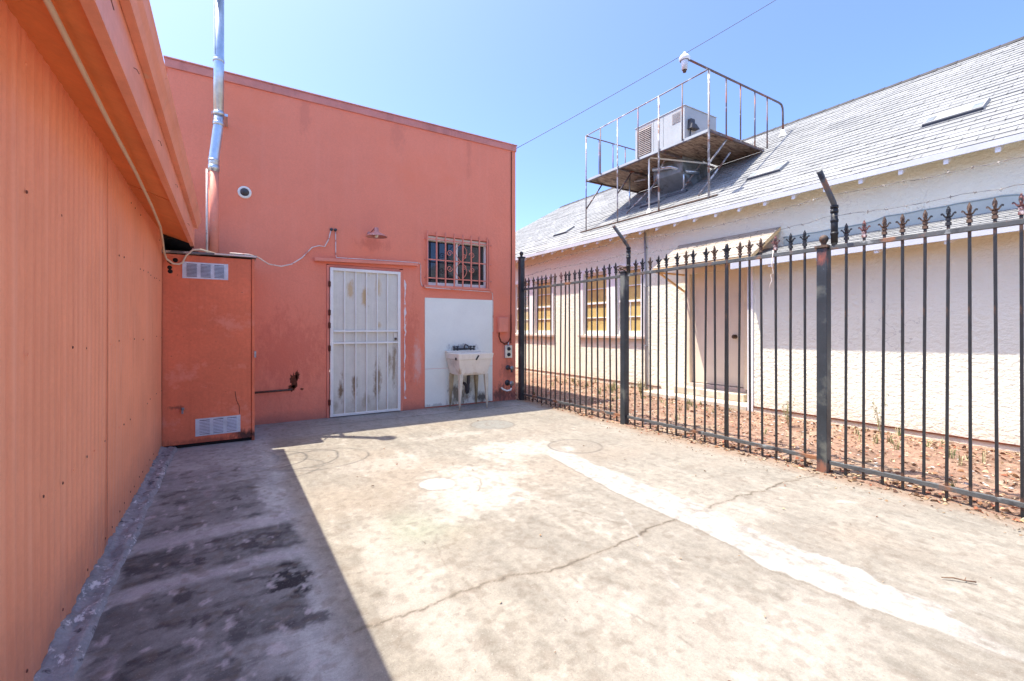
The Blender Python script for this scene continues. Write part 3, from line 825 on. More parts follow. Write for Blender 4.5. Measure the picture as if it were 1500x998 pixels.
w.add([(-0.61, W + .15, 4.2), (4.314, W + .15, 4.2), (4.314, 15, 4.2), (-0.61, 15, 4.2)], [(0, 1, 2, 3)])
w.build('wall', M['red'], red)
cp = MB()
cp.box(-0.635, 4.325, W - 0.022, W + 0.20, 4.375, 4.475)
cp.box(-0.645, 4.335, W - 0.036, W + 0.21, 4.475, 4.492)
cp.build('parapet_cap', M['redcap'], red, bev=0.004)
st = MB().prism([(0, 0), (0.035, 0.0), (0.035, 0.012), (0.012, 0.012), (0.012, 0.035), (0, 0.035)], lambda a, b_, t: (4.316 - a, W - 0.002 - b_ * 0.3, t), 0.0, 4.37)
# dark cable running down the right corner
cb = MB().tube([(4.225, W - 0.012, 4.36), (4.222, W - 0.012, 3.4), (4.226, W - 0.012, 2.6), (4.215, W - 0.012, 1.75), (4.212, W - 0.012, 1.0)], 0.008, 6)
tag(cb.build('wall_cable', M['rustbrown']), 'thin dark cable running straight down the right edge of the red wall', 'cable')
# splash panel behind the sink
sp = MB().box(2.625, 3.843, W - 0.012, W - 0.001, 0.02, 0.617)
sp.box(2.625, 3.843, W - 0.012, W - 0.001, 0.621, 1.742)
sp.build('splash_panel', M['panel'], red, bev=0.002)
# drip ledge over the door
lg = MB()
lg.prism([(1.01, 2.185), (2.49, 2.222), (2.49, 2.262), (1.01, 2.232)], lambda a, b_, t: (a, t, b_), W - 0.075, W - 0.001)
lg.build('door_ledge', M['redtrim'], red, bev=0.004)
# door casing, part of wall trim
cs = MB()
cs.box(1.178, 1.212, W - 0.012, W + 0.10, 0.0, 2.15)
cs.box(2.228, 2.272, W - 0.008, W + 0.10, 0.0, 2.15)
cs.box(1.212, 2.228, W + 0.012, W + 0.10, 2.12, 2.162)
cs.build('door_casing', M['redtrim'], red, bev=0.003)
# white paint line beside the casing
pl = MB()
pts = []
for i in range(26):
    z = 0.18 + i * 0.073
    pts.append((2.294 + random.uniform(-.006, .006), 2.315 + random.uniform(-.014, .016), z))
for a, b_ in zip(pts[:-1], pts[1:]):
    pl.add([(a[0], W - 0.003, a[2]), (a[1], W - 0.003, a[2]), (b_[1], W - 0.003, b_[2]), (b_[0], W - 0.003, b_[2])], [(0, 1, 2, 3)])
pl.build('paint_strip', paint('chipped_white_paint', (0.80, 0.74, 0.70), 0.6, 0.1, 5, 0.1, 40, spots=[((0.80, 0.30, 0.2), 16, 0.60, 0.05, (1, 1, 0.6))]), red)
# security door
dr = MB().box(1.222, 2.222, W - 0.004, W + 0.012, 0.022, 2.10)
door = dr.build('security_door', M['whitedoor'], red)
tag(door, 'white barred security door streaked with rust')
f = MB()
x0, x1, z0, z1 = 1.218, 2.226, 0.012, 2.115
t = 0.042
for bx in ((x0, x0 + t, z0, z1), (x1 - t, x1, z0, z1)):
    f.box(bx[0], bx[1], W - 0.040, W - 0.006, bx[2], bx[3])
f.box(x0 + t, x1 - t, W - 0.0395, W - 0.0065, z1 - t, z1 - .001)
f.box(x0 + t, x1 - t, W - 0.0395, W - 0.0065, z0 + .001, z0 + t * 0.8)
for z in (1.035, 1.205):
    f.box(x0 + t, x1 - t, W - 0.045, W - 0.014, z, z + 0.026)
f.build('door_frame', M['white'], door, bev=0.003)
bp = None
for k in range(5):
    x = x0 + t + (x1 - x0 - 2 * t) * (k + 1) / 6
    if bp is None:
        q = MB().box(x - 0.008, x + 0.008, W - 0.034, W - 0.018, z0 + 0.03, z1 - 0.04)
        bp = q.build('door_bar', M['white'], door, bev=0.002)
        xb = x
    else:
        copy_part(bp, door, Vector((x - xb, 0, 0)))
for k, z in enumerate((0.22, 0.98, 1.30, 1.48, 1.88)):
    q = MB().box(1.196, 1.224, W - 0.052, W - 0.014, z - 0.035, z + 0.035)
    q.tube([(1.206, W - 0.048, z - 0.045), (1.206, W - 0.048, z + 0.045)], 0.010, 8)
    q.build('hinge', M['rustbrown'], door, bev=0.002)
q = MB().box(2.125, 2.18, W - 0.020, W - 0.005, 1.07, 1.19)
q.lathe([(0.0, 0.03), (0.018, 0.026), (0.018, 0.0)], (2.152, W - 0.02, 1.10), 'Y', 12, 1)
q.build('lock', [M['whitedoor'], M['rust']], door, bev=0.002)
# window with bars
gl = MB().box(2.70, 3.72, W + 0.085, W + 0.10, 1.985, 2.70)
win = MB()
win.box(2.667, 2.705, W + 0.055, W + 0.115, 1.947, 2.733); win.box(3.715, 3.753, W + 0.055, W + 0.115, 1.947, 2.733)
win.box(2.705, 3.715, W + 0.056, W + 0.114, 2.655, 2.732); win.box(2.705, 3.715, W + 0.056, W + 0.114, 1.948, 1.995)
win.box(3.19, 3.225, W + 0.060, W + 0.112, 1.995, 2.655)
window = win.build('window', M['white'], red, bev=0.003)
gl.build('glass', M['glass'], window)
hd = MB().box(2.68, 3.745, W + 0.03, W + 0.054, 2.66, 2.725)
hd.build('head_board', M['casing'], window)
si = MB().prism([(2.60, 1.90), (3.80, 1.90), (3.80, 1.935), (2.60, 1.94)], lambda a, b_, t: (a, t, b_), W - 0.055, W - 0.001)
si.build('sill', M['redtrim'], window, bev=0.003)
BY = W - 0.055
gb = MB()
for k in range(8):
    x = 2.65 + k * 0.1525
    gb.box(x - 0.010, x + 0.010, BY - 0.010, BY + 0.0085, 1.925, 2.79)
gb.box(3.87 - 0.13, 3.87 - 0.114, BY - 0.008, BY + 0.008, 1.925, 2.76)
for z in (2.66, 2.335, 2.045):
    gb.box(2.63, 3.80, BY + 0.009, BY + 0.019, z, z + 0.018)
    gb.box(2.62, 2.63, BY + 0.009, W - 0.001, z, z + 0.018); gb.box(3.80, 3.81, BY + 0.009, W - 0.001, z, z + 0.018)
def spiral(cx, cz, sx, sz, r0=0.055, turns=1.4):
    return [(cx + sx * r * math.cos(a), BY - 0.014, cz + sz * r * math.sin(a)) for a, r in
            [(i / 22 * turns * 2 * math.pi, r0 * (1 - 0.8 * i / 22)) for i in range(23)]]
for (cx, sx) in ((3.02, 1), (3.42, -1)):
    for (cz, sz) in ((2.46, 1), (2.22, -1)):
        gb.tube(spiral(cx, cz, sx, sz, 0.052), 0.0055, 6)
for (cz, sz) in ((2.43, 1), (2.26, -1)):
    gb.tube(spiral(3.285, cz, -1, sz, 0.04), 0.005, 6)
    for sx in (-1, 1):
        gb.tube([(3.225 + sx * (0.006 + 0.095 * math.sin(math.pi * i / 10)), BY - 0.012, 2.345 + sz * 0.30 * (1 - i / 10)) for i in range(11)], 0.005, 6)
gb.build('window_bars', paint('pale_coral_bars', (0.72, 0.235, 0.155), 0.5, 0.12, 9, 0.1, 40), window)

# ------------------------------------------------------------------ water heater cabinet
cab = thing('heater_cabinet', (-0.16, 6.3, 0), 'tall rust orange plywood cabinet in the corner under the metal pipe', 'cabinet')
q = MB().box(-0.575, 0.225, 5.885, 5.91, 0.035, 2.03)
panel = q.build('door_panel', M['cabinet'], cab, bev=0.004)
for (x, z, r) in ((-0.51, 1.888, 0.020), (-0.462, 1.968, 0.022), (-0.518, 1.95, 0.012), (-0.505, 1.848, 0.021), (-0.50, 1.935, 0.013)):
    MB().lathe([(0.0, 0.0025), (r, 0.002), (r * 1.05, 0.0)], (x, 5.8845, z), 'Y', 14).build('hole', M['void'], panel)
MB().tube([(0.07, 5.884, 0.56), (0.083, 5.884, 0.46), (0.108, 5.884, 0.40), (0.112, 5.884, 0.31)], 0.0025, 5).build('crack', M['void'], panel)
q = MB().box(0.229, 0.258, 5.875, 5.93, 0.0, 2.035)
q.box(-0.582, 0.258, 5.931, 5.95, 0.06, 2.03); q.box(0.235, 0.256, 5.951, 6.785, 0.03, 2.03)
q.build('side_panel', M['cabinet'], cab, bev=0.004)
q = MB().box(-0.57, 0.25, 5.90, 5.93, 0.002, 0.030); q.build('toe_board', M['void'], cab)
q = MB()
q.prism([(-0.60, 2.038), (0.275, 2.052), (0.275, 2.074), (-0.60, 2.060)], lambda a, b_, t: (a, t, b_), 5.855, 6.785)
q.box(-0.12, 0.27, 5.846, 5.856, 2.05, 2.066, 1)
q.build('top_board', [M['dkgrey'], M['cablew']], cab)
def louver(x0, x1, z0, z1, skew):
    q = MB()
    fn = lambda a, b_, t: (a, t, b_ + skew * (a - x0))
    q.prism([(x0, z0), (x1, z0), (x1, z1), (x0, z1)], fn, 5.878, 5.884)
    wdt = (x1 - x0)
    for k in range(3):
        a0 = x0 + wdt * (0.09 + 0.30 * k); a1 = a0 + wdt * 0.22
        q.prism([(a0, z0 + 0.018), (a1, z0 + 0.018), (a1, z1 - 0.018), (a0, z1 - 0.018)], fn, 5.8765, 5.8785, 1)
        nn = 9
        for i in range(nn):
            zc = z0 + 0.022 + (z1 - z0 - 0.044) * (i + 0.5) / nn
            q.add([fn(a0, zc - 0.006, 5.870), fn(a1, zc - 0.006, 5.870), fn(a1, zc + 0.006, 5.877), fn(a0, zc + 0.006, 5.877)], [(0, 1, 2, 3)])
    q.build('louver_vent', [M['vent'], M['darkslot']], panel)
louver(-0.403, 0.005, 1.785, 1.958, 0.0)
louver(-0.291, 0.121, 0.106, 0.292, 0.012)
q = MB().lathe([(0.016, 0.0), (0.016, 0.02), (0.009, 0.022), (0.009, 0.04), (0.0, 0.042)], (-0.40, 5.884, 0.41), 'Y', 10)
q.box(-0.408, -0.392, 5.842, 5.868, 0.365, 0.41)
q.build('latch', M['chrome'], panel)
q = MB().box(0.255, 0.272, 5.86, 5.90, 0.93, 1.0); q.build('hasp', M['chrome'], cab)

# ------------------------------------------------------------------ vent pipe
vp = thing('vent_pipe', (-0.139, 6.45, 2.07), 'galvanised metal flue pipe with a bend, rising from the cabinet past the parapet', 'pipe')
q = MB().tube([(-0.139, 6.45, 2.06), (-0.139, 6.45, 3.12)], 0.052, 20)
tag(q.build('painted_section', M['redtrim'], vp), 'coral painted lower length of pipe')
q = MB()
q.tube([(-0.139, 6.45, 3.11), (-0.139, 6.45, 3.26), (-0.132, 6.452, 3.33), (-0.098, 6.455, 3.63), (-0.092, 6.455, 3.70), (-0.091, 6.455, 3.80)], 0.054, 20)
for (a, b_) in (((-0.139, 6.45, 3.13), (-0.139, 6.45, 3.19)), ((-0.139, 6.45, 3.235), (-0.139, 6.45, 3.26)), ((-0.0935, 6.455, 3.67), (-0.0915, 6.455, 3.72))):
    q.tube([a, b_], 0.059, 20)
q.build('offset_elbow', M['galv'], vp)
q = MB().tube([(-0.091, 6.455, 3.79), (-0.089, 6.455, 4.45), (-0.089, 6.455, 5.30)], 0.055, 20)
for z in (4.43, 5.2):
    q.tube([(-0.09, 6.455, z), (-0.09, 6.455, z + 0.035)], 0.060, 20)
q.tube([(-0.128, 6.412, 4.5), (-0.128, 6.412, 5.25)], 0.004, 5)
q.build('straight_section', M['galv'], vp)
q = MB().tube([(-0.09, 6.455, 3.795), (-0.09, 6.455, 3.835)], 0.061, 20)
for sx in (-1, 1):
    q.box(-0.09 + sx * 0.06 - 0.012, -0.09 + sx * 0.06 + 0.02 * sx + 0.012, 6.45, W - 0.001, 3.80, 3.83)
q.build('wall_strap', M['galv'], vp)
q = MB().lathe([(0.06, 5.28), (0.075, 5.30), (0.075, 5.36), (0.115, 5.37), (0.0, 5.44)], (-0.089, 6.455, 0), 'Z', 20)
q.build('rain_cap', M['galv'], vp)
# pale upright added to stand for a sunlit sliver beside the pipe
q = MB().tube([(-0.205, 6.40, 2.07), (-0.205, 6.40, 3.12)], 0.011, 8)
tag(q.build('conduit', M['cablew']), 'thin pale upright added for the sunlit sliver beside the painted foot of the flue pipe', 'conduit')

# ------------------------------------------------------------------ small things on the red wall
cm = thing('dome_camera', (0.185, W, 3.0), 'small round white fitting with a dark dome high on the red wall', 'camera')
MB().lathe([(0.078, 0.0), (0.078, 0.018), (0.062, 0.026), (0.050, 0.022)], (0.185, W, 3.005), 'Y', 26).build('ring', M['white'], cm)
MB().lathe([(0.051, 0.015), (0.050, 0.028), (0.040, 0.048), (0.022, 0.060), (0.0, 0.064)], (0.185, W, 3.005), 'Y', 22).build('dome', M['dkmetal'], cm)

lamp = thing('wall_lamp', (1.819, W, 2.6), 'faded pink barn lamp with a flat shade above the white door', 'lamp')
LX, LY, LZ = 1.80, W - 0.26, 2.60
MB().lathe([(0.150, -0.035), (0.146, -0.028), (0.095, 0.005), (0.045, 0.030), (0.034, 0.045), (0.032, 0.085), (0.018, 0.098), (0.0, 0.10)], (LX, LY, LZ), 'Z', 28).build('shade', M['lampred'], lamp)
MB().tube([(LX, LY, LZ + 0.09), (LX - 0.01, LY + 0.05, LZ + 0.10), (LX - 0.02, LY + 0.14, LZ + 0.075), (LX - 0.03, W - 0.001, LZ + 0.045)], 0.010, 8).build('arm', M['lampred'], lamp)
MB().lathe([(0.035, 0.0), (0.035, 0.012), (0.0, 0.016)], (LX - 0.03, W, LZ + 0.045), 'Y', 14).build('wall_plate', M['lampred'], lamp)
MB().lathe([(0.0, -0.05), (0.022, -0.042), (0.028, -0.02), (0.016, 0.02), (0.014, 0.03)], (LX, LY, LZ), 'Z', 14).build('bulb', M['white'], lamp)

eb = thing('electrical_box', (4.02, W, 1.2), 'small coral painted electrical box with a looping conduit right of the sink', 'box')
MB().box(3.93, 4.11, W - 0.09, W - 0.001, 1.19, 1.45).build('box_body', M['redtrim'], eb, bev=0.008)
MB().box(3.936, 4.104, W - 0.10, W - 0.091, 1.20, 1.44).build('cover', M['redtrim'], eb, bev=0.006)
MB().tube([(3.955, W - 0.05, 1.19), (3.95, W - 0.05, 1.12), (3.99, W - 0.045, 1.03), (4.07, W - 0.04, 0.99), (4.15, W - 0.03, 1.02), (4.205, W - 0.02, 1.10), (4.212, W - 0.02, 1.25), (4.21, W - 0.02, 1.5)], 0.012, 8).build('conduit', M['rustbrown'], eb)

ot = thing('wall_outlet', (4.145, W, 0.75), 'grey metal outlet box with two black sockets above the spigots', 'outlet')
MB().box(4.075, 4.215, W - 0.055, W - 0.001, 0.745, 0.965).build('box_body', M['galv'], ot, bev=0.005)
for z in (0.905, 0.805):
    MB().lathe([(0.0, 0.020), (0.028, 0.018), (0.034, 0.0)], (4.145, W - 0.055, z), 'Y', 12).build('socket', M['tape'], ot)
MB().tube([(4.145, W - 0.03, 0.965), (4.15, W - 0.03, 1.02)], 0.013, 8).build('conduit', M['galv'], ot)

def spigot(x, z, lab, big):
    t = thing('spigot', (x, W, z), lab, 'spigot', 'spigots on the red wall')
    s_ = 1.15 if big else 1.0
    q = MB().lathe([(0.045 * s_, 0.0), (0.045 * s_, 0.010), (0.018, 0.014), (0.016, 0.07), (0.026, 0.075), (0.026, 0.12), (0.012, 0.125), (0.012, 0.14), (0.0, 0.14)], (x, W, z), 'Y', 14)
    q.tube([(x, W - 0.095, z), (x + 0.004, W - 0.12, z - 0.03), (x + 0.006, W - 0.125, z - 0.075)], [0.017, 0.017, 0.015], 10)
    q.build('valve_body', M['dkmetal'], t)
    h = MB().lathe([(0.036 * s_, 0.140), (0.040 * s_, 0.147), (0.036 * s_, 0.155), (0.0, 0.157)], (x, W, z), 'Y', 12)
    h.build('handle', M['chrome'], t)
    return t
spigot(4.155, 0.575, 'upper grey spigot on the red wall below the outlet', False)
t = spigot(4.145, 0.31, 'lower spigot near the ground with a short curl of white hose', True)
MB().tube([(4.15, W - 0.125, 0.235), (4.13, W - 0.14, 0.20), (4.06, W - 0.13, 0.19), (3.99, W - 0.11, 0.22), (3.965, W - 0.10, 0.25)], 0.014, 8).build('hose_stub', M['white'], t)

rp = thing('wall_pipe', (0.5, W, 0.43), 'thin rusty pipe stub along the red wall beside the cabinet', 'pipe')
MB().tube([(0.262, W - 0.04, 0.425), (0.62, W - 0.04, 0.432), (0.71, W - 0.035, 0.434), (0.735, W - 0.001, 0.434)], 0.013, 8).build('pipe', M['rust'], rp)
rs = MB()
def blob(cx, cz, rx, rz, seed):
    rr = random.Random(seed)
    pts = []
    for k in range(26):
        a = 2 * math.pi * k / 26
        r = 1 + rr.uniform(-0.35, 0.3)
        pts.append((cx + rx * r * math.cos(a), W - 0.0025, cz + rz * r * math.sin(a)))
    rs.add(pts + [(cx, W - 0.0025, cz)], [(k, (k + 1) % 26, 26) for k in range(26)])
blob(0.765, 0.55, 0.05, 0.10, 3); blob(0.735, 0.45, 0.05, 0.04, 5); blob(0.80, 0.62, 0.03, 0.06, 8); blob(0.86, 0.43, 0.02, 0.014, 6)
rs.build('rust_stain', M['rustbrown'], red)

ca = MB()
ca.tube([(-0.42, 0.6, 2.168), (-0.42, 1.2, 2.172), (-0.425, 1.8, 2.16), (-0.44, 2.6, 2.155), (-0.455, 3.4, 2.165), (-0.47, 4.2, 2.15), (-0.49, 4.9, 2.13), (-0.52, 5.4, 2.08),
         (-0.54, 5.70, 2.02), (-0.53, 5.80, 1.965), (-0.48, 5.84, 1.925), (-0.43, 5.86, 1.925), (-0.40, 5.86, 1.945), (-0.37, 5.86, 2.02), (-0.31, 5.85, 2.085), (-0.24, 5.9, 2.10), (-0.1, 6.05, 2.085)], 0.0095, 8)
tag(ca.build('hanging_cable', M['cable']), 'thick cream cable slung under the shed eave and looping onto the cabinet', 'cable')
cb2 = MB().tube([(0.02, 5.9, 2.085), (0.20, 5.9, 2.085), (0.29, 5.95, 2.07), (0.42, 6.2, 2.03), (0.58, 6.5, 2.05), (0.72, 6.68, 2.11), (0.86, W - 0.02, 2.22), (0.99, W - 0.012, 2.375), (1.08, W - 0.012, 2.405), (1.15, W - 0.012, 2.40), (1.20, W - 0.012, 2.50), (1.235, W - 0.012, 2.645)], 0.008, 8)
cb2.lathe([(0.022, 0.0), (0.020, 0.03), (0.0, 0.035)], (1.238, W, 2.65), 'Y', 10, 1)
tag(cb2.build('sagging_cable', [M['cablew'], M['dkmetal']]), 'white cable sagging from the cabinet top up to a knob left of the lamp', 'cable')
cb3 = MB().tube([(1.295, W - 0.012, 2.645), (1.297, W - 0.014, 2.30), (1.30, W - 0.04, 2.255), (1.5, W - 0.045, 2.258), (2.0, W - 0.045, 2.268), (2.46, W - 0.045, 2.275), (2.54, W - 0.012, 2.272), (2.555, W - 0.012, 2.25), (2.558, W - 0.012, 1.99), (2.575, W - 0.02, 1.92), (2.63, W - 0.062, 1.895), (3.2, W - 0.062, 1.885), (3.79, W - 0.062, 1.875), (3.84, W - 0.014, 1.85), (3.852, W - 0.012, 1.70), (3.852, W - 0.012, 1.2)], 0.0065, 8)
cb3.lathe([(0.022, 0.0), (0.020, 0.03), (0.0, 0.035)], (1.293, W, 2.65), 'Y', 10, 1)
tag(cb3.build('stapled_cable', [M['cablew'], M['dkmetal']]), 'pale cable stapled along the door ledge, down and under the barred window', 'cable')

# ------------------------------------------------------------------ laundry sink
sk = thing('laundry_sink', (3.25, 6.5, 0), 'stained white laundry tub on four tapered legs against the white panel', 'sink')
def ring4(x0, x1, y0, y1, z):
    return [(x0, y0, z), (x1, y0, z), (x1, y1, z), (x0, y1, z)]
q = MB()
rings = [ring4(3.03, 3.50, 6.35, 6.72, 0.530), ring4(2.975, 3.545, 6.275, 6.755, 0.775), ring4(2.965, 3.555, 6.265, 6.758, 0.780), ring4(2.955, 3.565, 6.25, 6.765, 0.868),
         ring4(2.985, 3.535, 6.28, 6.66, 0.872), ring4(3.00, 3.52, 6.295, 6.645, 0.84), ring4(3.05, 3.47, 6.37, 6.62, 0.56)]
vs = [p for r in rings for p in r]
fs = [(0, 1, 2, 3)[::-1]]
for i in range(len(rings) - 1):
    for k in range(4):
        fs.append((i * 4 + k, i * 4 + (k + 1) % 4, (i + 1) * 4 + (k + 1) % 4, (i + 1) * 4 + k))
fs.append((24, 25, 26, 27))
q.add(vs, fs)
basin = q.build('basin', M['sink'], sk, bev=0.014, seg=3)
q = MB().box(2.955, 3.565, 6.68, 6.768, 0.871, 0.90); q.build('back_ledge', M['sink'], basin, bev=0.008)
q = MB()
q.add([(3.245, 6.2595, 0.775), (3.27, 6.257, 0.765), (3.312, 6.251, 0.838), (3.287, 6.249, 0.848)], [(0, 1, 2, 3)])
q.build('sticker', M['tape'], basin)
MB().box(2.957, 2.9615, 6.33, 6.38, 0.77, 0.81).build('sticker', M['tape'], basin)
def leg(x, y, dx, dy):
    q = MB()
    a, b_ = 0.030, 0.012
    top = [(x - a, y - a, 0.545), (x + a, y - a, 0.545), (x + a, y + a, 0.545), (x - a, y + a, 0.545)]
    mid = [(x - a * .9 + dx * .2, y - a * .9 + dy * .2, 0.42), (x + a * .9 + dx * .2, y - a * .9 + dy * .2, 0.42), (x + a * .9 + dx * .2, y + a * .9 + dy * .2, 0.42), (x - a * .9 + dx * .2, y + a * .9 + dy * .2, 0.42)]
    bot = [(x - b_ + dx, y - b_ + dy, 0.05), (x + b_ + dx, y - b_ + dy, 0.05), (x + b_ + dx, y + b_ + dy, 0.05), (x - b_ + dx, y + b_ + dy, 0.05)]
    q.add(top + mid + bot, [(0, 1, 2, 3), (8, 11, 10, 9)] + [(k, k + 4, (k + 1) % 4 + 4, (k + 1) % 4) for k in range(4)] + [(k + 4, k + 8, (k + 1) % 4 + 8, (k + 1) % 4 + 4) for k in range(4)])
    q.lathe([(0.009, 0.05), (0.009, 0.02), (0.016, 0.015), (0.016, 0.002)], (x + dx, y + dy, 0), 'Z', 10)
    return q
for (x, y, dx, dy, mt) in ((3.045, 6.365, -0.025, -0.015, 'sinkleg'), (3.485, 6.365, 0.015, -0.015, 'sinkleg'), (3.045, 6.695, -0.02, 0.015, 'backleg'), (3.485, 6.695, 0.01, 0.015, 'backleg')):
    leg(x, y, dx, dy).build('leg', M[mt], sk, bev=0.004)
q = MB()
q.tube([(3.12, 6.725, 0.925), (3.45, 6.725, 0.925)], 0.013, 10)
q.tube([(3.28, 6.72, 0.925), (3.28, 6.715, 0.97), (3.28, 6.68, 0.995), (3.28, 6.60, 0.985), (3.28, 6.555, 0.955), (3.28, 6.55, 0.93)], 0.011, 10)
for x in (3.10, 3.16, 3.40, 3.46):
    q.lathe([(0.012, 0.89), (0.012, 0.95), (0.026, 0.955), (0.024, 0.972), (0.0, 0.976)], (x, 6.725, 0), 'Z', 10)
q.build('faucet', M['dkmetal'], sk)
q = MB().tube([(3.255, 6.52, 0.545), (3.255, 6.52, 0.46), (3.252, 6.52, 0.38)], 0.028, 12)
q.tube([(3.252, 6.52, 0.40), (3.252, 6.52, 0.30), (3.255, 6.54, 0.245), (3.265, 6.59, 0.225), (3.275, 6.635, 0.25), (3.28, 6.65, 0.32), (3.28, 6.70, 0.36), (3.28, 6.775, 0.36)], 0.024, 12)
q.build('drain_trap', M['dkmetal'], sk)

# ------------------------------------------------------------------ iron fence
FX = 4.43
fence = thing('iron_fence', (FX, 3.0, 0), 'black iron picket fence with spear tops between the yard and the white house', 'fence')
def post(y, top, ball, w_=0.082, x=FX):
    q = MB().box(x - w_ / 2, x + w_ / 2, y - w_ / 2, y + w_ / 2, -0.05, top)
    p = q.build('post', M['ironpost'], fence, bev=0.004)
    q = MB().box(x - w_ / 2 - 0.012, x + w_ / 2 + 0.012, y - w_ / 2 - 0.012, y + w_ / 2 + 0.012, top + 0.001, top + 0.022)
    if ball:
        q.lathe([(0.022, top + 0.02), (0.020, top + 0.045), (0.026, top + 0.052)] + [(0.036 * math.sin(a), top + 0.082 - 0.036 * math.cos(a)) for a in [0.7 + i * 0.35 for i in range(7)]] + [(0.0, top + 0.118)], (x, y, 0), 'Z', 16)
    q.build('post_cap', M['rust'] if y < 3 else M['iron'], p, bev=0.003)
    return p
post(6.735, 2.50, True, 0.085, 4.405)
post(4.294, 1.985, False)
post(1.934, 1.955, True)
post(-0.42, 1.955, True)
def rail(y0, y1, z, hgt, dz=0):
    q = MB().beam((FX, y0, z), (FX, y1, z + dz), 0.032, hgt)
    return q.build('rail', M['ironrail'], fence, bev=0.003)
for (a, b_, zt, zb) in ((6.69, 4.34, 1.945, 0.098), (4.248, 1.98, 1.952, 0.104), (1.888, -0.374, 1.953, 0.092)):
    rail(a, b_, zt, 0.036, 0.003)
    rail(a, b_, zb, 0.034, 0.004)
def picket_mesh():
    return MB().box(FX - 0.0085, FX + 0.0085, -0.0085, 0.0085, 0.012, 2.005)
def finial_mesh():
    q = MB()
    z = 2.0
    q.box(FX - 0.014, FX + 0.014, -0.014, 0.014, z, z + 0.022)
    q.box(FX - 0.009, FX + 0.009, -0.009, 0.009, z + 0.022, z + 0.034)
    q.box(FX - 0.013, FX + 0.013, -0.013, 0.013, z + 0.034, z + 0.052)
    # leaf-shaped spear and curled side leaves in the fence plane and a cross leaf
    spear = [(0, 0.142), (0.011, 0.118), (0.013, 0.100), (0.007, 0.078), (0.006, 0.052), (-0.006, 0.052), (-0.007, 0.078), (-0.013, 0.100), (-0.011, 0.118)]
    q.prism(spear, lambda a, b_, t: (FX + t, a, z + b_), -0.005, 0.005)
    q.prism([(a * 0.8, b_) for a, b_ in spear], lambda a, b_, t: (FX + a, t, z + b_), -0.004, 0.004)
    for sg in (-1, 1):
        lf = [(0.004, 0.058), (0.016, 0.068), (0.026, 0.086), (0.034, 0.094), (0.042, 0.090), (0.043, 0.080), (0.037, 0.078), (0.035, 0.083), (0.030, 0.076), (0.020, 0.058), (0.006, 0.052)]
        q.prism([(sg * a, b_) for a, b_ in lf][::sg], lambda a, b_, t: (FX + t, a, z + b_), -0.004, 0.004)
        q.prism([(sg * a * 0.8, b_) for a, b_ in lf][::sg], lambda a, b_, t: (FX + a, t, z + b_), -0.0035, 0.0035)
    q.box(FX - 0.016, FX + 0.016, -0.016, 0.016, z + 0.060, z + 0.066)
    return q
pk = {}
YS = [6.64, 6.53, 6.413, 6.283, 6.161, 6.033, 5.908, 5.786, 5.663, 5.548, 5.427, 5.305, 5.182, 5.055, 4.927, 4.80, 4.673, 4.554, 4.435] + \
     [4.117, 3.987, 3.864, 3.745, 3.609, 3.483, 3.357, 3.232, 3.108, 2.977, 2.865, 2.838, 2.719, 2.597, 2.474, 2.340, 2.213, 2.086] + \
     [1.768, 1.641, 1.513, 1.384, 1.259, 1.131, 1.005, 0.875, 0.759, 0.63, 0.503, 0.376, 0.25, 0.123, -0.004, -0.13, -0.257]
base_p = base_f = None
fin = {}
for i, y in enumerate(YS):
    kind = 'rust' if y < 1.6 and random.random() < 0.9 else ('rust' if random.random() < 0.25 else 'iron')
    if abs(y - 1.641) < .01 or abs(y - 0.759) < .01 or abs(y - 2.34) < .01 or abs(y - 5.663) < .01:
        kind = 'pinkpaint'
    if base_p is None:
        base_p = picket_mesh().build('picket', M['iron'], fence, origin=(FX, 0, 0), bev=0.002)
        p = base_p
    else:
        p = copy_part(base_p, fence, (0, 0, 0))
    p.location = (0, y - 3.0, 0)
    p.rotation_euler = (R(random.uniform(-.5, .5)), R(random.uniform(-.25, .25)), R(random.uniform(-2, 2)))
    if kind not in fin:
        fin[kind] = finial_mesh().build('finial', M[kind], p, origin=(FX, y, 0))
        # finial mesh is made round y = 0
        me = fin[kind].data
        me.transform(Matrix.Translation((0, y, 0)))
        fin[kind].location = (0, 0, 0)
    else:
        copy_part(fin[kind], p, (0, 0, 0))
def arm(y):
    q = MB().tube([(FX, y, 1.972), (FX, y, 2.30), (FX - 0.012, y, 2.33), (FX - 0.27, y, 2.565)], 0.022, 12)
    a = q.build('wire_arm', M['ironrail'], fence)
    q = MB().tube([(FX, y, 1.99), (FX, y, 2.30)], 0.026, 12)
    for z in (2.06, 2.17, 2.25, 2.29):
        q.tube([(FX, y, z), (FX, y, z + 0.022)], 0.030, 12)
    q.build('tape_wrap', M['tape'], a)
arm(4.225); arm(1.852)
q = MB()
for k in range(3):
    q.tube([(FX + random.uniform(-.03, .03), 4.29 + 0.09 * math.cos(i * 0.55 + k) + 0.012 * i * 0.2, 2.03 + 0.045 * math.sin(i * 0.55 + k * 2) + 0.01 * k) for i in range(18)], 0.005, 6)
q.build('wire_tie', M['rust'], fence)

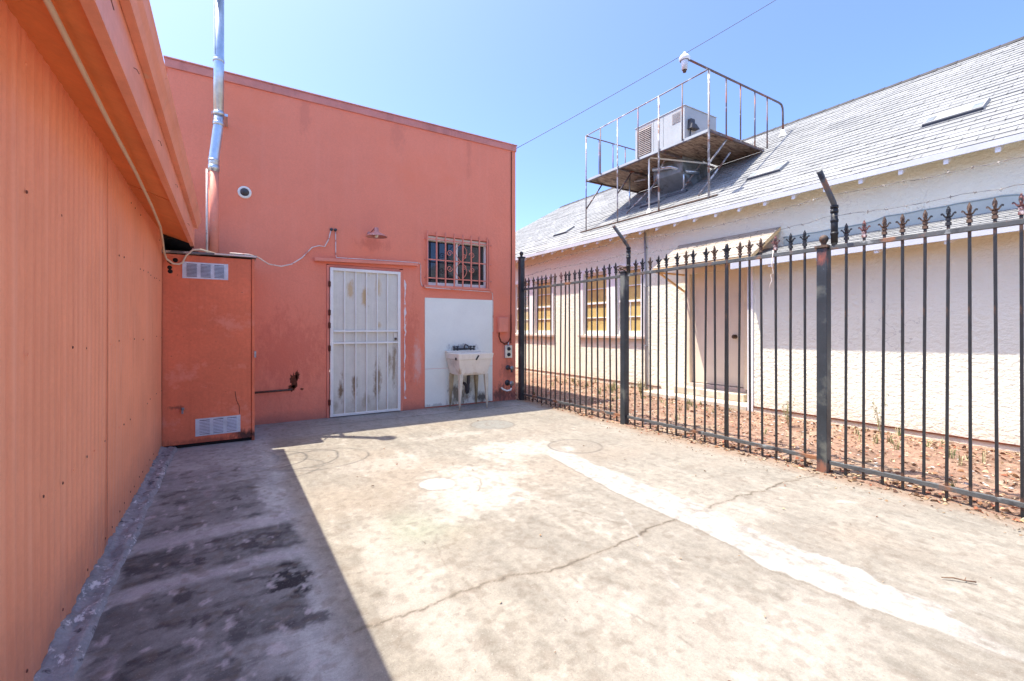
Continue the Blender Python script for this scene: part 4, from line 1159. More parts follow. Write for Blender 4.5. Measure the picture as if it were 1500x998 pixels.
def barbed(name, pts, lab, seed, jag=0.006):
    rr = random.Random(seed)
    q = MB()
    P = []
    for (a, b_) in zip(pts[:-1], pts[1:]):
        nn = max(int((Vector(b_) - Vector(a)).length / 0.06), 2)
        L_ = (Vector(b_) - Vector(a)).length
        for i in range(nn):
            t = i / nn
            p = Vector(a).lerp(Vector(b_), t)
            p.z -= 0.02 * L_ * 4 * t * (1 - t) * 0.5
            p += Vector((rr.uniform(-jag, jag), 0, rr.uniform(-jag, jag)))
            P.append(p)
    P.append(Vector(pts[-1]))
    q.tube(P, 0.0017, 5)
    q.tube([p + Vector((0.002 * math.sin(i * 2.1), 0, 0.003 * math.cos(i * 2.1))) for i, p in enumerate(P)], 0.0016, 4)
    for i in range(1, len(P) - 1, 2):
        p = P[i]
        for k in range(2):
            d = Vector((rr.uniform(-1, 1), rr.uniform(-.5, .5), rr.uniform(-1, 1))).normalized() * 0.016
            q.tube([p - d, p + d], [0.0006, 0.0022][::1] if k else 0.0018, 4)
        q.tube([p + Vector((0, -0.006, 0)), p + Vector((0, 0.006, 0))], 0.0042, 5)
    o = q.build(name, M['barb'])
    return tag(o, lab, 'barbed wire', 'barbed wire strands over the fence')
barbed('barbed_wire', [(4.40, 6.70, 2.33), (4.34, 5.6, 2.36), (4.33, 4.225, 2.40), (4.33, 3.0, 2.33), (4.34, 1.852, 2.385), (4.34, 0.6, 2.36), (4.34, -1.0, 2.38)], 'upper strand of barbed wire strung between the slanted arms above the fence', 1)
barbed('barbed_wire', [(4.40, 6.70, 2.17), (4.40, 6.0, 2.22), (4.40, 4.225, 2.22), (4.40, 3.0, 2.17), (4.40, 1.852, 2.215), (4.40, 0.6, 2.20), (4.40, -1.0, 2.24)], 'lower strand of barbed wire running just above the fence spear tops', 2, 0.009)
q = MB().tube([(FX - 0.02, 2.36, 2.0), (FX - 0.022, 2.37, 1.86), (FX - 0.02, 2.355, 1.78), (FX - 0.02, 2.385, 1.765), (FX - 0.02, 2.37, 1.72), (FX - 0.02, 2.385, 1.68), (FX - 0.02, 2.40, 1.64)], 0.0045, 6)
tag(q.build('string', M['cablew']), 'short white string knotted over the fence rail near the taller post', 'string')

# ------------------------------------------------------------------ white stucco house
house = thing('stucco_house', (9.0, 5.0, 0), 'white stucco house with a pale shingle roof behind the iron fence', 'house')
HX, EX, EZ, PT, RX = 7.25, 6.95, 3.275, 0.68, 10.85
RZ = EZ + PT * (RX - EX)
HY0, HY1 = -7.0, 17.35
PAIR = [(6.56, 7.28), (7.56, 8.36), (9.64, 10.42), (10.68, 11.46)]
WZ0, WZ1 = 1.13, 2.56
HD = (4.33, 5.40, 0.245, 2.275)
q = MB()
wall_holes(q, [-6.6, 3.9, 17.0], [-0.1, 0.6, 1.6, 2.6, 3.50], [(a, b_, WZ0, WZ1) for a, b_ in PAIR] + [HD], lambda u, v, d: (HX + d, u, v), 0.12)
q.add([(HX, 17.0, -0.1), (14.4, 17.0, -0.1), (14.4, 17.0, 3.5), (HX, 17.0, 3.5)], [(0, 1, 2, 3)])
q.add([(HX, -6.6, -0.1), (14.4, -6.6, -0.1), (14.4, -6.6, 3.5), (HX, -6.6, 3.5)], [(0, 1, 2, 3)])
q.add([(14.4, -6.6, -0.1), (14.4, 17.0, -0.1), (14.4, 17.0, 3.5), (14.4, -6.6, 3.5)], [(0, 1, 2, 3)])
q.build('wall', M['stucco'], house)
# stepped shingle courses on the slope that faces the yard; hip at the far end
def courses(q, x0, z0, slope, x1, yr, y_lo, hip=None, lip=0.011, expo=0.15):
    ln = math.hypot(1, slope)
    nrow = int((x1 - x0) * ln / expo) + 1
    nx, nz = -slope / ln, 1 / ln
    rr = random.Random(5)
    for i in range(nrow):
        xa = x0 + i * expo / ln; xb = min(x0 + (i + 1) * expo / ln + 0.012, x1)
        if xa >= x1: break
        za = z0 + slope * (xa - x0); zb = z0 + slope * (xb - x0)
        ya = yr(xa); yb = yr(xb)
        seg = []
        y = y_lo
        row = [y_lo]
        while y < ya:
            y += rr.uniform(0.25, 0.9)
            row.append(min(y, ya))
        for u, v in zip(row[:-1], row[1:]):
            l_ = lip * rr.uniform(0.75, 1.35)
            dx = rr.uniform(-0.004, 0.004)
            vb = v if v < ya - 1e-6 else yb
            ub = u
            pts = [(xa + dx + nx * l_, u, za + nz * l_), (xa + dx + nx * l_, v, za + nz * l_), (xb + nx * 0.001, min(vb, yb), zb + nz * 0.001), (xb + nx * 0.001, min(ub, yb), zb + nz * 0.001),
                   (xa + dx, u, za - 0.002), (xa + dx, v, za - 0.002)]
            q.add(pts, [(0, 3, 2, 1), (4, 0, 1, 5)])
HIPY = 13.75
rfm = MB()
courses(rfm, EX - 0.02, EZ - 0.0136, PT, RX, lambda x: HIPY + (RX - x), -7.0)
rfm.add([(EX, HIPY + RX - EX, EZ), (RX, HIPY, RZ), (2 * RX - EX, HIPY + RX - EX, EZ)], [(0, 1, 2)])
rfm.add([(RX, -7, RZ - .002), (RX, HIPY, RZ - .002), (2 * RX - EX, HIPY + RX - EX, EZ), (2 * RX - EX, -7, EZ)], [(0, 1, 2, 3)])
roof = rfm.build('roof', M['shingle'], house)
q = MB()
y = -7.0
while y < HIPY:
    y2 = y + 0.26
    q.prism([(RX - 0.13, RZ - 0.075), (RX, RZ + 0.022), (RX + 0.13, RZ - 0.075), (RX, RZ + 0.006)], lambda a, b_, t: (a, t, b_ + (0.008 if t == y else 0)), y, y2 + 0.02)
    y = y2
q.build('ridge_cap', M['ridge'], roof)
# tan underside, white fascia, rafter tails
q = MB().prism([(EX - 0.005, EZ - 0.035), (HX + 0.3, EZ - 0.035 + PT * (HX + 0.3 - EX)), (HX + 0.3, EZ - 0.02 + PT * (HX + 0.3 - EX)), (EX - 0.005, EZ - 0.02)], lambda a, b_, t: (a, t, b_), -7.0, HIPY + RX - EX)
q.build('eave_underside', M['tan'], roof)
q = MB().box(EX - 0.028, EX - 0.006, -7.0, HIPY + RX - EX, EZ - 0.085, EZ - 0.012)
q.build('fascia', M['eavetrim'], roof, bev=0.003)
tl = None
ty = -1.1
for k in range(36):
    y = 14.6 - k * 0.4135
    if tl is None:
        q = MB().prism([(EX + 0.0, EZ - 0.145), (EX + 0.0, EZ - 0.04), (HX + 0.05, EZ - 0.04 + PT * 0.35 * 0.9), (HX + 0.05, EZ - 0.145 + PT * 0.35 * 0.9)], lambda a, b_, t: (a, y + t, b_), -0.022, 0.022)
        tl = q.build('rafter_tail', M['trim'], roof, bev=0.002); ty0 = y
    else:
        copy_part(tl, roof, tl.location + Vector((0, y - ty0, 0)))
# low roof vents
def roof_vent(yc, xc, wdt=0.50, ln=0.30):
    q = MB()
    lnx = 1 / math.hypot(1, PT)
    def P(u, v, h):      # u along eave, v up the slope, h off the roof
        return (xc + v * lnx - h * PT * lnx, yc + u, EZ + PT * (xc - EX) + v * PT * lnx + h * lnx)
    a, b_ = wdt / 2, ln / 2
    H = 0.055
    top = [P(-a, -b_, H), P(a, -b_, H), P(a, b_, H * 0.9), P(-a, b_, H * 0.9)]
    bot = [P(-a - .01, -b_ - .01, 0.012), P(a + .01, -b_ - .01, 0.012), P(a + .01, b_ + .01, 0.0), P(-a - .01, b_ + .01, 0.0)]
    q.add(top + bot, [(0, 1, 2, 3), (1, 5, 6, 2), (2, 6, 7, 3), (3, 7, 4, 0)], 0)
    q.add(top + bot, [(0, 4, 5, 1)], 1)  # near-black face and strips below paint in the shadow gap under the vent
    q.add([P(-a, -b_ - .004, H + .001), P(a, -b_ - .004, H + .001), P(a, -b_ - .006, H - .014), P(-a, -b_ - .006, H - .014)], [(0, 1, 2, 3)], 0)
    q.add([P(-a - .03, -b_ - .025, 0.013), P(a + .03, -b_ - .025, 0.013), P(a + .02, -b_ + .0, 0.02), P(-a - .02, -b_ + .0, 0.02)], [(0, 1, 2, 3)], 1)
    q.add([P(-a - .03, -b_ - .025, 0.001), P(a + .03, -b_ - .025, 0.001), P(a + .03, -b_ - .025, 0.013), P(-a - .03, -b_ - .025, 0.013)], [(0, 1, 2, 3)], 1)
    for (u0, u1) in ((-a * .94, -a * .62), (a * .62, a * .94)):
        q.add([P(u0, -b_ * .8, H + .002), P(u1, -b_ * .8, H + .002), P(u1, b_ * .2, H + .001), P(u0, b_ * .2, H + .001)], [(0, 1, 2, 3)], 2)
    q.build('roof_vent', [M['ventgrey'], M['darkslot'], M['duct']], roof)
roof_vent(1.98, 8.10, 0.58, 0.34); roof_vent(4.36, 7.98, 0.56, 0.34); roof_vent(7.02, 8.2, 0.56, 0.34); roof_vent(9.95, 7.93, 0.56, 0.34)
# windows
for (a, b_) in PAIR:
    q = MB()
    for (u0, u1, v0, v1) in ((a + .002, a + 0.05, WZ0 + .002, WZ1 - .002), (b_ - 0.05, b_ - .002, WZ0 + .002, WZ1 - .002)):
        q.box(HX + 0.045, HX + 0.10, u0, u1, v0, v1)
    for z, hgt in ((WZ0 + .003, 0.075), (WZ1 - 0.058, 0.055), (1.825, 0.045)):
        q.box(HX + 0.046, HX + 0.099, a + 0.05, b_ - 0.05, z, z + hgt)
    for z in (1.50, 2.17):
        q.box(HX + 0.052, HX + 0.092, a + 0.05, b_ - 0.05, z, z + 0.020)
    q.box(HX + 0.053, HX + 0.091, (a + b_) / 2 - 0.009, (a + b_) / 2 + 0.009, WZ0 + 0.078, 1.825)
    wn_ = q.build('window', M['trim'], house, bev=0.002)
    MB().box(HX + 0.074, HX + 0.078, a + 0.045, b_ - 0.045, WZ0 + 0.07, WZ1 - 0.05).build('pane', M['blind'], wn_)
def casing(y0, y1, mull):
    q = MB()
    q.box(HX - 0.022, HX - 0.001, y0 - 0.10, y0, WZ0 - 0.03, WZ1 + 0.09); q.box(HX - 0.022, HX - 0.001, y1, y1 + 0.10, WZ0 - 0.03, WZ1 + 0.09)
    q.box(HX - 0.0215, HX - 0.001, y0, y1, WZ1, WZ1 + 0.088); q.box(HX - 0.0215, HX - 0.001, mull[0], mull[1], WZ0 - .03, WZ1)
    q.build('window_casing', M['trim'], house, bev=0.003)
    q = MB().box(HX - 0.07, HX - 0.001, y0 - 0.14, y1 + 0.14, WZ0 - 0.085, WZ0 - 0.032)
    q.build('window_sill', M['sill'], house, bev=0.004)
casing(6.56, 8.36, (7.28, 7.56)); casing(9.64, 11.46, (10.42, 10.68))
# side door and stoop
q = MB().box(HX + 0.05, HX + 0.09, HD[0] + 0.02, HD[1] - 0.02, HD[2] + 0.03, HD[3] - 0.02)
hd_ = q.build('side_door', M['doorcream'], house)
MB().lathe([(0.034, 0.0), (0.034, 0.01), (0.014, 0.014), (0.014, 0.035), (0.034, 0.045), (0.036, 0.062), (0.0, 0.075)], (HX + 0.05, 4.53, 1.12), 'X', 16).build('knob', M['knob'], hd_)
q = MB()
for yy_ in ((HD[0] - 0.06, HD[0] + 0.018), (HD[1] - 0.018, HD[1] + 0.07)):
    q.box(HX - 0.025, HX + 0.048, yy_[0], yy_[1], HD[2], HD[3] + 0.07)
q.box(HX - 0.024, HX + 0.047, HD[0] + 0.018, HD[1] - 0.018, HD[3] - 0.02, HD[3] + 0.07)
q.build('door_casing', M['casing'], house, bev=0.003)
q = MB().box(HX - 0.03, HX + 0.12, HD[0] - 0.02, HD[1] + 0.02, 0.20, 0.262); q.build('threshold', M['sill'], house, bev=0.004)
q = MB().box(6.66, HX - 0.001, 3.96, 6.0, -0.08, 0.075)
q.box(6.98, HX - 0.002, 4.2, 5.55, 0.077, 0.198)
tag(q.build('stoop', M['stoop'], house, bev=0.012, seg=3), kind=None)
# shingled hood over the door
hood = MB()
AX0, AX1, AZ0, AZ1, AY0, AY1 = 6.45, 7.245, 2.325, 2.83, 3.76, 5.58
sl_ = (AZ1 - AZ0) / (AX1 - AX0)
courses(hood, AX0, AZ0, sl_, AX1, lambda x: AY1 + 0.05 * (x - AX0) / 0.8, AY0, lip=0.005, expo=0.10)
hd = hood.build('door_hood', M['creamshingle'], house)
q = MB().prism([(AX0 + 0.004, AZ0 - 0.055), (AX1, AZ1 - 0.055), (AX1, AZ1 - 0.004), (AX0 + 0.004, AZ0 - 0.004)], lambda a, b_, t: (a, t, b_), AY0 + 0.002, AY1)
q.box(AX0 + 0.03, HX - 0.03, AY1 - 0.10, AY1 - 0.05, AZ0 - 0.085, AZ0 - 0.057)
q.beam((AX0 + 0.1, AY1 - 0.075, AZ0 - 0.08), (HX - 0.01, AY1 - 0.075, AZ0 - 0.38), 0.03, 0.03)
q.build('hood_frame', M['tan'], hd)
# low addition on the right
BXW, BEX, BY1 = 6.69, 6.35, 3.945
q = MB()
q.add([(BXW, BY1, -0.1), (BXW, -6.6, -0.1), (BXW, -6.6, 2.5), (BXW, BY1, 2.33)], [(0, 1, 2, 3)])
q.add([(BXW, BY1, -0.1), (HX, BY1, -0.1), (HX, BY1, 2.45), (BXW, BY1, 2.33)], [(3, 2, 1, 0)])
q.build('addition_wall', M['stucco'], house)
q = MB().box(BXW - 0.014, BXW - 0.001, -6.6, BY1 - 0.08, 0.075, 0.092); q.build('base_strip', M['rustbrown'], house)
q = MB().box(HX - 0.012, HX - 0.001, 6.05, 16.9, 0.10, 0.112); q.build('base_strip', M['rustbrown'], house)
q = MB().box(BXW - 0.016, BXW - 0.001, BY1 - 0.075, BY1 + 0.012, 0.0, 2.30); q.build('corner_board', M['trim'], house, bev=0.003)
BZ = lambda y: 2.235 + (4.0 - y) * 0.014
low = MB()
bsl = 0.30
courses_v = len(low.v)
courses(low, BEX, 0.0, bsl, HX - 0.002, lambda x: BY1 + 0.07, -6.6, lip=0.010, expo=0.15)
low.v = [(p[0], p[1], p[2] + BZ(p[1]) + 0.012) for p in low.v]
lr = low.build('low_roof', M['shingle'], house)
q = MB().prism([(BEX - 0.02, -0.10), (BEX, -0.10), (BEX, 0.0), (BEX - 0.02, 0.0)], lambda a, b_, t: (a, t, b_ + BZ(t)), -6.6, BY1 + 0.07)
q.build('fascia', M['eavetrim'], lr, bev=0.003)
q = MB().prism([(BEX + 0.001, -0.045), (HX - 0.003, -0.045 + bsl * (HX - BEX)), (HX - 0.003, -0.01 + bsl * (HX - BEX)), (BEX + 0.001, -0.012)], lambda a, b_, t: (a, t, b_ + BZ(t)), -6.6, BY1 + 0.065)
q.build('eave_underside', M['tan'], lr)
tl = None
for k in range(14):
    y = 3.45 - k * 0.61
    if tl is None:
        q = MB().prism([(BEX + 0.002, -0.135), (BEX + 0.002, -0.05), (BXW + 0.05, 0.05), (BXW + 0.05, -0.035)], lambda a, b_, t: (a, y + t, b_ + BZ(y)), -0.022, 0.022)
        tl = q.build('rafter_tail', M['trim'], lr, bev=0.002); ty0 = y
    else:
        copy_part(tl, lr, tl.location + Vector((0, y - ty0, BZ(y) - BZ(ty0))))
# pale blue flashing with a wavy mastic edge
q = MB()
ys_ = np.linspace(-6.6, 3.72, 90)
prev = None
for y in ys_:
    zb = BZ(y) + bsl * (HX - BEX) + 0.0
    step = 0.055 * (1 / (1 + math.exp(-(y - 2.55) * -40))) - 0.05 * (1 / (1 + math.exp(-(y - 1.25) * -60)))
    zt = 2.655 + step + 0.004 * math.sin(y * 5) + 0.004 * math.sin(y * 19)
    cur = (y, zb, zt)
    if prev:
        q.add([(HX - 0.008, prev[0], prev[1]), (HX - 0.008, cur[0], cur[1]), (HX - 0.008, cur[0], cur[2]), (HX - 0.008, prev[0], prev[2])], [(0, 1, 2, 3)], 0)
    prev = cur
P = []
for y in ys_:
    step = 0.055 * (1 / (1 + math.exp(-(y - 2.55) * -40))) - 0.05 * (1 / (1 + math.exp(-(y - 1.25) * -60)))
    P.append((HX - 0.010, y, 2.655 + step + 0.004 * math.sin(y * 5) + 0.004 * math.sin(y * 19)))
q.tube(P, 0.007, 6, 1)
q.tube([(HX - 0.012, y, 2.60 + 0.004 * math.sin(y * 3)) for y in ys_ if y < 1.3], 0.004, 5, 1)
q.build('flashing', [M['flash'], M['flashline']], lr)
# pipe up the main wall
q = MB().tube([(HX - 0.03, 6.41, 0.0), (HX - 0.03, 6.42, 2.2), (HX - 0.03, 6.44, 3.22)], 0.020, 10)
for z in (0.9, 2.1, 2.9):
    q.box(HX - 0.052, HX - 0.001, 6.39, 6.45, z, z + 0.02)
tag(q.build('wall_pipe', paint('grey_pipe', (0.27, 0.28, 0.30), 0.5, 0.15, 5)), 'thin grey pipe running up the white house wall beside the double window', 'pipe')

# ------------------------------------------------------------------ rooftop platform with railing
DX, DZ, DY0, DY1 = 7.51, 4.905, 5.16, 8.53
def roofz(x): return EZ + PT * (x - EX)
DXB = EX + (DZ - EZ) / PT
plat = thing('roof_platform', (8.2, 6.85, roofz(8.2)), 'weathered plywood platform on rusty pipe legs with a railing on the roof', 'platform')
q = MB()
for (x0, x1, y0, y1) in ((DX, DX + 1.0, DY0, DY0 + 1.12), (DX, DX + 1.0, DY0 + 1.124, DY0 + 2.30), (DX, DX + 1.0, DY0 + 2.304, DY1), (DX + 1.004, DXB - 0.03, DY0, DY0 + 1.05), (DX + 1.004, DXB - 0.03, DY0 + 1.9, DY1)):
    q.box(x0, x1, y0, y1, DZ - 0.002, DZ + 0.022)
q.build('deck', M['wood'], plat)
q = MB()
q.box(DX - 0.006, DX + 0.035, DY0 - 0.01, DY1 + 0.01, DZ - 0.035, DZ - 0.004); q.box(DX - 0.012, DX - 0.006, DY0 - 0.01, DY1 + 0.01, DZ - 0.02, DZ + 0.03, 1)
q.box(DX + 0.035, DXB - 0.05, DY0 - 0.008, DY0 + 0.03, DZ - 0.035, DZ - 0.004)
q.box(DX + 0.035, DXB - 0.05, DY1 - 0.03, DY1 + 0.008, DZ - 0.035, DZ - 0.004)
for y in (DY0 + 1.12, DY0 + 2.30):
    q.box(DX + 0.036, DXB - 0.06, y - 0.02, y + 0.02, DZ - 0.045, DZ - 0.006)
q.build('deck_frame', [M['darkrust'], M['acwhite']], plat)
RT = 6.0
for (y, z0, r, mt) in ((5.162, roofz(DX), 0.020, 'whiterust'), (5.737, DZ, 0.014, 'darkrust'), (6.304, roofz(DX), 0.018, 'whiterust'), (6.86, DZ, 0.014, 'darkrust'), (7.467, roofz(DX), 0.015, 'whiterust'), (8.022, DZ, 0.013, 'darkrust'), (8.53, roofz(DX), 0.015, 'whiterust')):
    q = MB().tube([(DX - 0.03, y, z0), (DX - 0.03, y, RT)], r, 8)
    q.build('rail_post', M[mt], plat)
q = MB().tube([(DX - 0.03, 8.53, RT), (DX - 0.03, 5.2, RT + 0.012)], 0.014, 8); q.build('top_rail', M['whiterust'], plat)
q = MB().tube([(6.86, 5.16, RT + 0.005), (8.4, 5.16, RT + 0.015), (9.86, 5.16, RT + 0.025), (9.96, 5.16, RT + 0.01), (10.01, 5.16, RT - 0.05), (10.02, 5.16, RT - 0.15), (10.03, 5.16, roofz(10.03))], 0.020, 10)
q.build('top_rail', M['darkrust'], plat)
q = MB().tube([(DX - 0.03, 8.53, RT), (10.1, 8.53, RT + 0.01)], 0.015, 8); q.build('top_rail', M['darkrust'], plat)
for x in (8.01, 8.476, 8.97, 9.417):
    MB().tube([(x, 5.16, max(DZ, roofz(x))), (x, 5.16, RT + 0.015)], 0.014, 8).build('baluster', M['darkrust'], plat)
for x in (7.909, 8.386, 8.826, 9.3):
    MB().tube([(x, 8.53, max(DZ, roofz(x))), (x, 8.53, RT)], 0.013, 8).build('baluster', M['darkrust'], plat)
MB().lathe([(0.09, -0.03), (0.05, 0.06), (0.035, 0.12)], (10.03, 5.16, roofz(10.03)), 'Z', 14).build('post_flashing', M['white'], plat)
q = MB().beam((DX - 0.01, 5.0, roofz(DX) + 0.012), (DX - 0.01, 8.75, roofz(DX) + 0.012), 0.05, 0.028); q.build('roof_sleeper', M['rust'], plat)
q = MB().beam((8.24, 6.2, roofz(8.24) + 0.02), (8.24, 7.9, roofz(8.24) + 0.02), 0.06, 0.05); q.build('roof_sleeper', M['dkmetal'], plat)
bd = MB()
def brace(q, a, b_, r=0.014): q.tube([a, b_], r, 6)
for (a, b_, mt) in (((7.50, 5.165, 4.30), (8.12, 5.2, DZ), 'whiterust'), ((7.50, 8.525, 4.22), (8.0, 8.5, DZ), 'darkrust'), ((7.50, 7.47, 4.33), (7.98, 7.5, DZ), 'darkrust'),
                    ((7.72, 5.55, roofz(7.72) + .03), (8.35, 5.3, DZ - 0.2), 'whiterust'), ((8.2, 7.3, roofz(8.2) + 0.03), (7.9, 6.5, DZ - 0.05), 'whiterust'), ((7.9, 7.6, roofz(7.9) + .03), (8.3, 6.7, DZ - 0.12), 'whiterust'),
                    ((8.24, 6.28, roofz(8.24)), (8.24, 6.28, DZ), 'galv'), ((8.24, 7.82, roofz(8.24)), (8.24, 7.82, DZ), 'galv'), ((8.24, 6.35, roofz(8.3)), (8.6, 6.0, DZ), 'whiterust'), ((8.0, 7.1, DZ - 0.28), (8.5, 7.9, DZ - 0.02), 'whiterust')):
    MB().tube([a, b_], 0.018, 8).build('brace', M[mt], plat)
q = MB().tube([(7.62, 6.68, roofz(7.62)), (7.62, 6.68, DZ - 0.03), (7.64, 6.66, DZ - 0.005), (7.70, 6.60, DZ - 0.02), (8.5, 5.9, DZ - 0.20)], 0.018, 10)
q.lathe([(0.07, -0.03), (0.04, 0.05), (0.025, 0.09)], (7.62, 6.68, roofz(7.62)), 'Z', 12)
tag(q.build('roof_conduit', M['white']), 'white conduit rising from the roof and bending under the platform deck', 'conduit')
# drop duct from the unit into the roof
dz = thing('air_duct', (8.55, 6.6, roofz(8.55)), 'grey sheet metal duct dropping through the platform into the roof', 'duct')
q = MB()
q.prism([(8.15, DZ - 0.004), (9.0, DZ - 0.004), (9.0, roofz(9.0) - 0.05), (8.55, roofz(8.55) - 0.03), (8.15, DZ - 0.32)], lambda a, b_, t: (a, t, b_), DY0 + 1.08, DY0 + 1.86)
q.build('duct_body', M['duct'], dz, bev=0.006)
q = MB()
q.box(8.14, 9.0, DY0 + 1.07, DY0 + 1.079, DZ - 0.06, DZ - 0.01)
q.tube([(8.0, 6.9, DZ - 0.12), (8.1, 6.5, DZ - 0.16), (8.3, 6.25, DZ - 0.30), (8.5, 6.1, DZ - 0.33)], 0.05, 12)
q.build('duct_collar', M['galv'], dz)

# ------------------------------------------------------------------ air conditioner
ac = thing('air_conditioner', (8.35, 6.6, DZ + 0.025), 'boxy off white rooftop air conditioner with a louvred side on the platform', 'air conditioner')
AX, AXB, AYA, AYB, AZT = 7.83, 8.88, 5.95, 7.26, 5.785
az0 = DZ + 0.10
MB().box(AX, AXB, AYA, AYB, az0, AZT - 0.02).build('cabinet', M['acwhite'], ac, bev=0.006)
MB().box(AX - 0.012, AXB + 0.012, AYA - 0.012, AYB + 0.012, AZT - 0.018, AZT).build('top_cover', M['acwhite'], ac, bev=0.005)
MB().box(AX + 0.02, AXB - 0.02, AYA + 0.02, AYB - 0.02, DZ + 0.023, az0 - 0.001).build('base_rail', M['duct'], ac)
q = MB().box(AX - 0.004, AX - 0.001, AYB - 0.46, AYB - 0.10, az0 + 0.05, AZT - 0.06)
for c_ in range(2):
    y0 = AYB - 0.45 + c_ * 0.175
    for i in range(15):
        z = az0 + 0.07 + i * 0.041
        q.add([(AX - 0.004, y0, z + 0.026), (AX - 0.004, y0 + 0.165, z + 0.026), (AX - 0.022, y0 + 0.165, z), (AX - 0.022, y0, z)], [(0, 1, 2, 3)], 0)
        q.add([(AX - 0.0045, y0, z + 0.027), (AX - 0.0045, y0 + 0.165, z + 0.027), (AX - 0.0045, y0 + 0.165, z + 0.04), (AX - 0.0045, y0, z + 0.04)], [(0, 1, 2, 3)], 1)
q.build('louver_grille', [M['acgrille'], M['darkslot']], ac)
q = MB()
for y in (AYB - 0.52, AYB - 0.78):
    q.box(AX - 0.003, AX - 0.001, y - 0.004, y + 0.004, az0 + 0.02, AZT - 0.04)
q.build('panel_seam', M['duct'], ac)
q = MB().box(AX - 0.006, AX - 0.001, AYA + 0.10, AYA + 0.30, AZT - 0.30, AZT - 0.09)
for i in range(9):
    q.box(AX - 0.008, AX - 0.0061, AYA + 0.11, AYA + 0.29, AZT - 0.29 + i * 0.022, AZT - 0.281 + i * 0.022, 1)
q.build('small_grille', [M['acgrille'], M['duct']], ac)
q = MB().box(AX + 0.10, AX + 0.22, AYA - 0.08, AYA - 0.001, az0 + 0.34, az0 + 0.50)
q.prism([(AX + 0.08, az0 + 0.30), (AX + 0.34, az0 + 0.32), (AX + 0.22, az0 + 0.40), (AX + 0.10, az0 + 0.40)], lambda a, b_, t: (a, t, b_), AYA - 0.11, AYA - 0.002)
q.tube([(AX + 0.13, AYA - 0.04, az0 + 0.34), (AX + 0.12, AYA - 0.04, az0 + 0.1), (AX + 0.10, AYA - 0.04, DZ + 0.02)], 0.014, 8)
q.build('disconnect_switch', M['dkmetal'], ac)

# ------------------------------------------------------------------ yard light on the end of the rail
yl = thing('yard_light', (6.80, 5.16, 5.75), 'grey and white dusk to dawn light on the end of the platform rail', 'lamp')
cx_, cy_, cz_ = 6.79, 5.16, 5.93
MB().lathe([(0.0000, cz_ - 0.1870), (0.0287, cz_ - 0.1827), (0.0328, cz_ - 0.1403)], (cx_, cy_, 0), 'Z', 14).build('socket', M['rust'], yl)
MB().lathe([(0.0410, cz_ - 0.1445), (0.0508, cz_ - 0.1403), (0.0615, cz_ + 0.0000), (0.0640, cz_ + 0.0255)], (cx_, cy_, 0), 'Z', 16).build('housing', M['vent'], yl)
MB().lathe([(0.0820, cz_ + 0.0170), (0.0968, cz_ + 0.0382), (0.0918, cz_ + 0.0765), (0.0615, cz_ + 0.1148), (0.0328, cz_ + 0.1232), (0.0279, cz_ + 0.1573), (0.0164, cz_ + 0.1700), (0.0000, cz_ + 0.1742)], (cx_, cy_, 0), 'Z', 18).build('cap', M['lampwhite'], yl)
# power line
A, Bp = Vector((4.325, 6.80, 4.44)), Vector((13.0, 2.1, 10.6))
pts = []
for i in range(41):
    t = i / 40
    p = A.lerp(Bp, t); p.z -= 0.28 * 4 * t * (1 - t) * 0.5
    pts.append(p)
tag(MB().tube(pts, 0.0055, 6).build('power_line', M['blackcable']), 'thin dark overhead wire crossing the sky from the red wall corner', 'wire')

# ------------------------------------------------------------------ leaves, weeds, twig
def leaf_obj(name, items):
    vs, fs, cs_ = [], [], []
    for (x, y, z, s_, ang, tilt, col, asp) in items:
        c_, sn = math.cos(ang), math.sin(ang)
        b = len(vs)
        out = [(-1, 0, 0), (-0.3, -asp, 0.10), (0.5, -asp * 0.8, 0.16), (1, 0, 0.05), (0.5, asp * 0.8, 0.2 + tilt), (-0.3, asp, 0.15 + tilt)]
        for (u, v, h) in out:
            vs.append((x + s_ * (u * c_ - v * sn), y + s_ * (u * sn + v * c_), z + s_ * h * 1.4))
            cs_.append(col + (1,))
        fs.append((b, b + 1, b + 2, b + 3)); fs.append((b, b + 3, b + 4, b + 5))
    me = bpy.data.meshes.new(name)
    me.from_pydata(vs, [], fs)
    a = me.color_attributes.new('Col', 'FLOAT_COLOR', 'POINT')
    a.data.foreach_set('color', np.array(cs_, dtype=np.float32).ravel())
    me.materials.append(M['leaf'])
    o = bpy.data.objects.new(name, me); COL.objects.link(o)
    return tag(o, kind='stuff')
LC = [(0.40, 0.25, 0.13), (0.30, 0.15, 0.07), (0.50, 0.36, 0.21), (0.20, 0.09, 0.045), (0.44, 0.30, 0.18), (0.34, 0.12, 0.06), (0.56, 0.45, 0.30), (0.12, 0.06, 0.035)]
rr = random.Random(11)
def sz(x, y): return float(soil_z(np.array([[x]]), np.array([[y]]))[0, 0])
items = []
for k in range(8500):
    y = -0.6 + 9.5 * rr.random() ** 1.5
    x = rr.uniform(4.45, 7.2)
    if rr.random() < 0.22: x = rr.uniform(4.30, 4.62)
    if rr.random() < 0.12: x = rr.uniform(6.4, 6.68)
    if (x > 6.62 and y < 6.0): continue
    col = rr.choice(LC); f_ = rr.uniform(0.7, 1.15); col = tuple(c * f_ for c in col)
    items.append((x, y, max(sz(x, y), 0.0) + 0.004, rr.uniform(0.007, 0.027), rr.uniform(0, 6.28), rr.uniform(-0.2, 0.5), col, rr.uniform(0.25, 0.55)))
leaf_obj('leaf_litter', items)
items = []
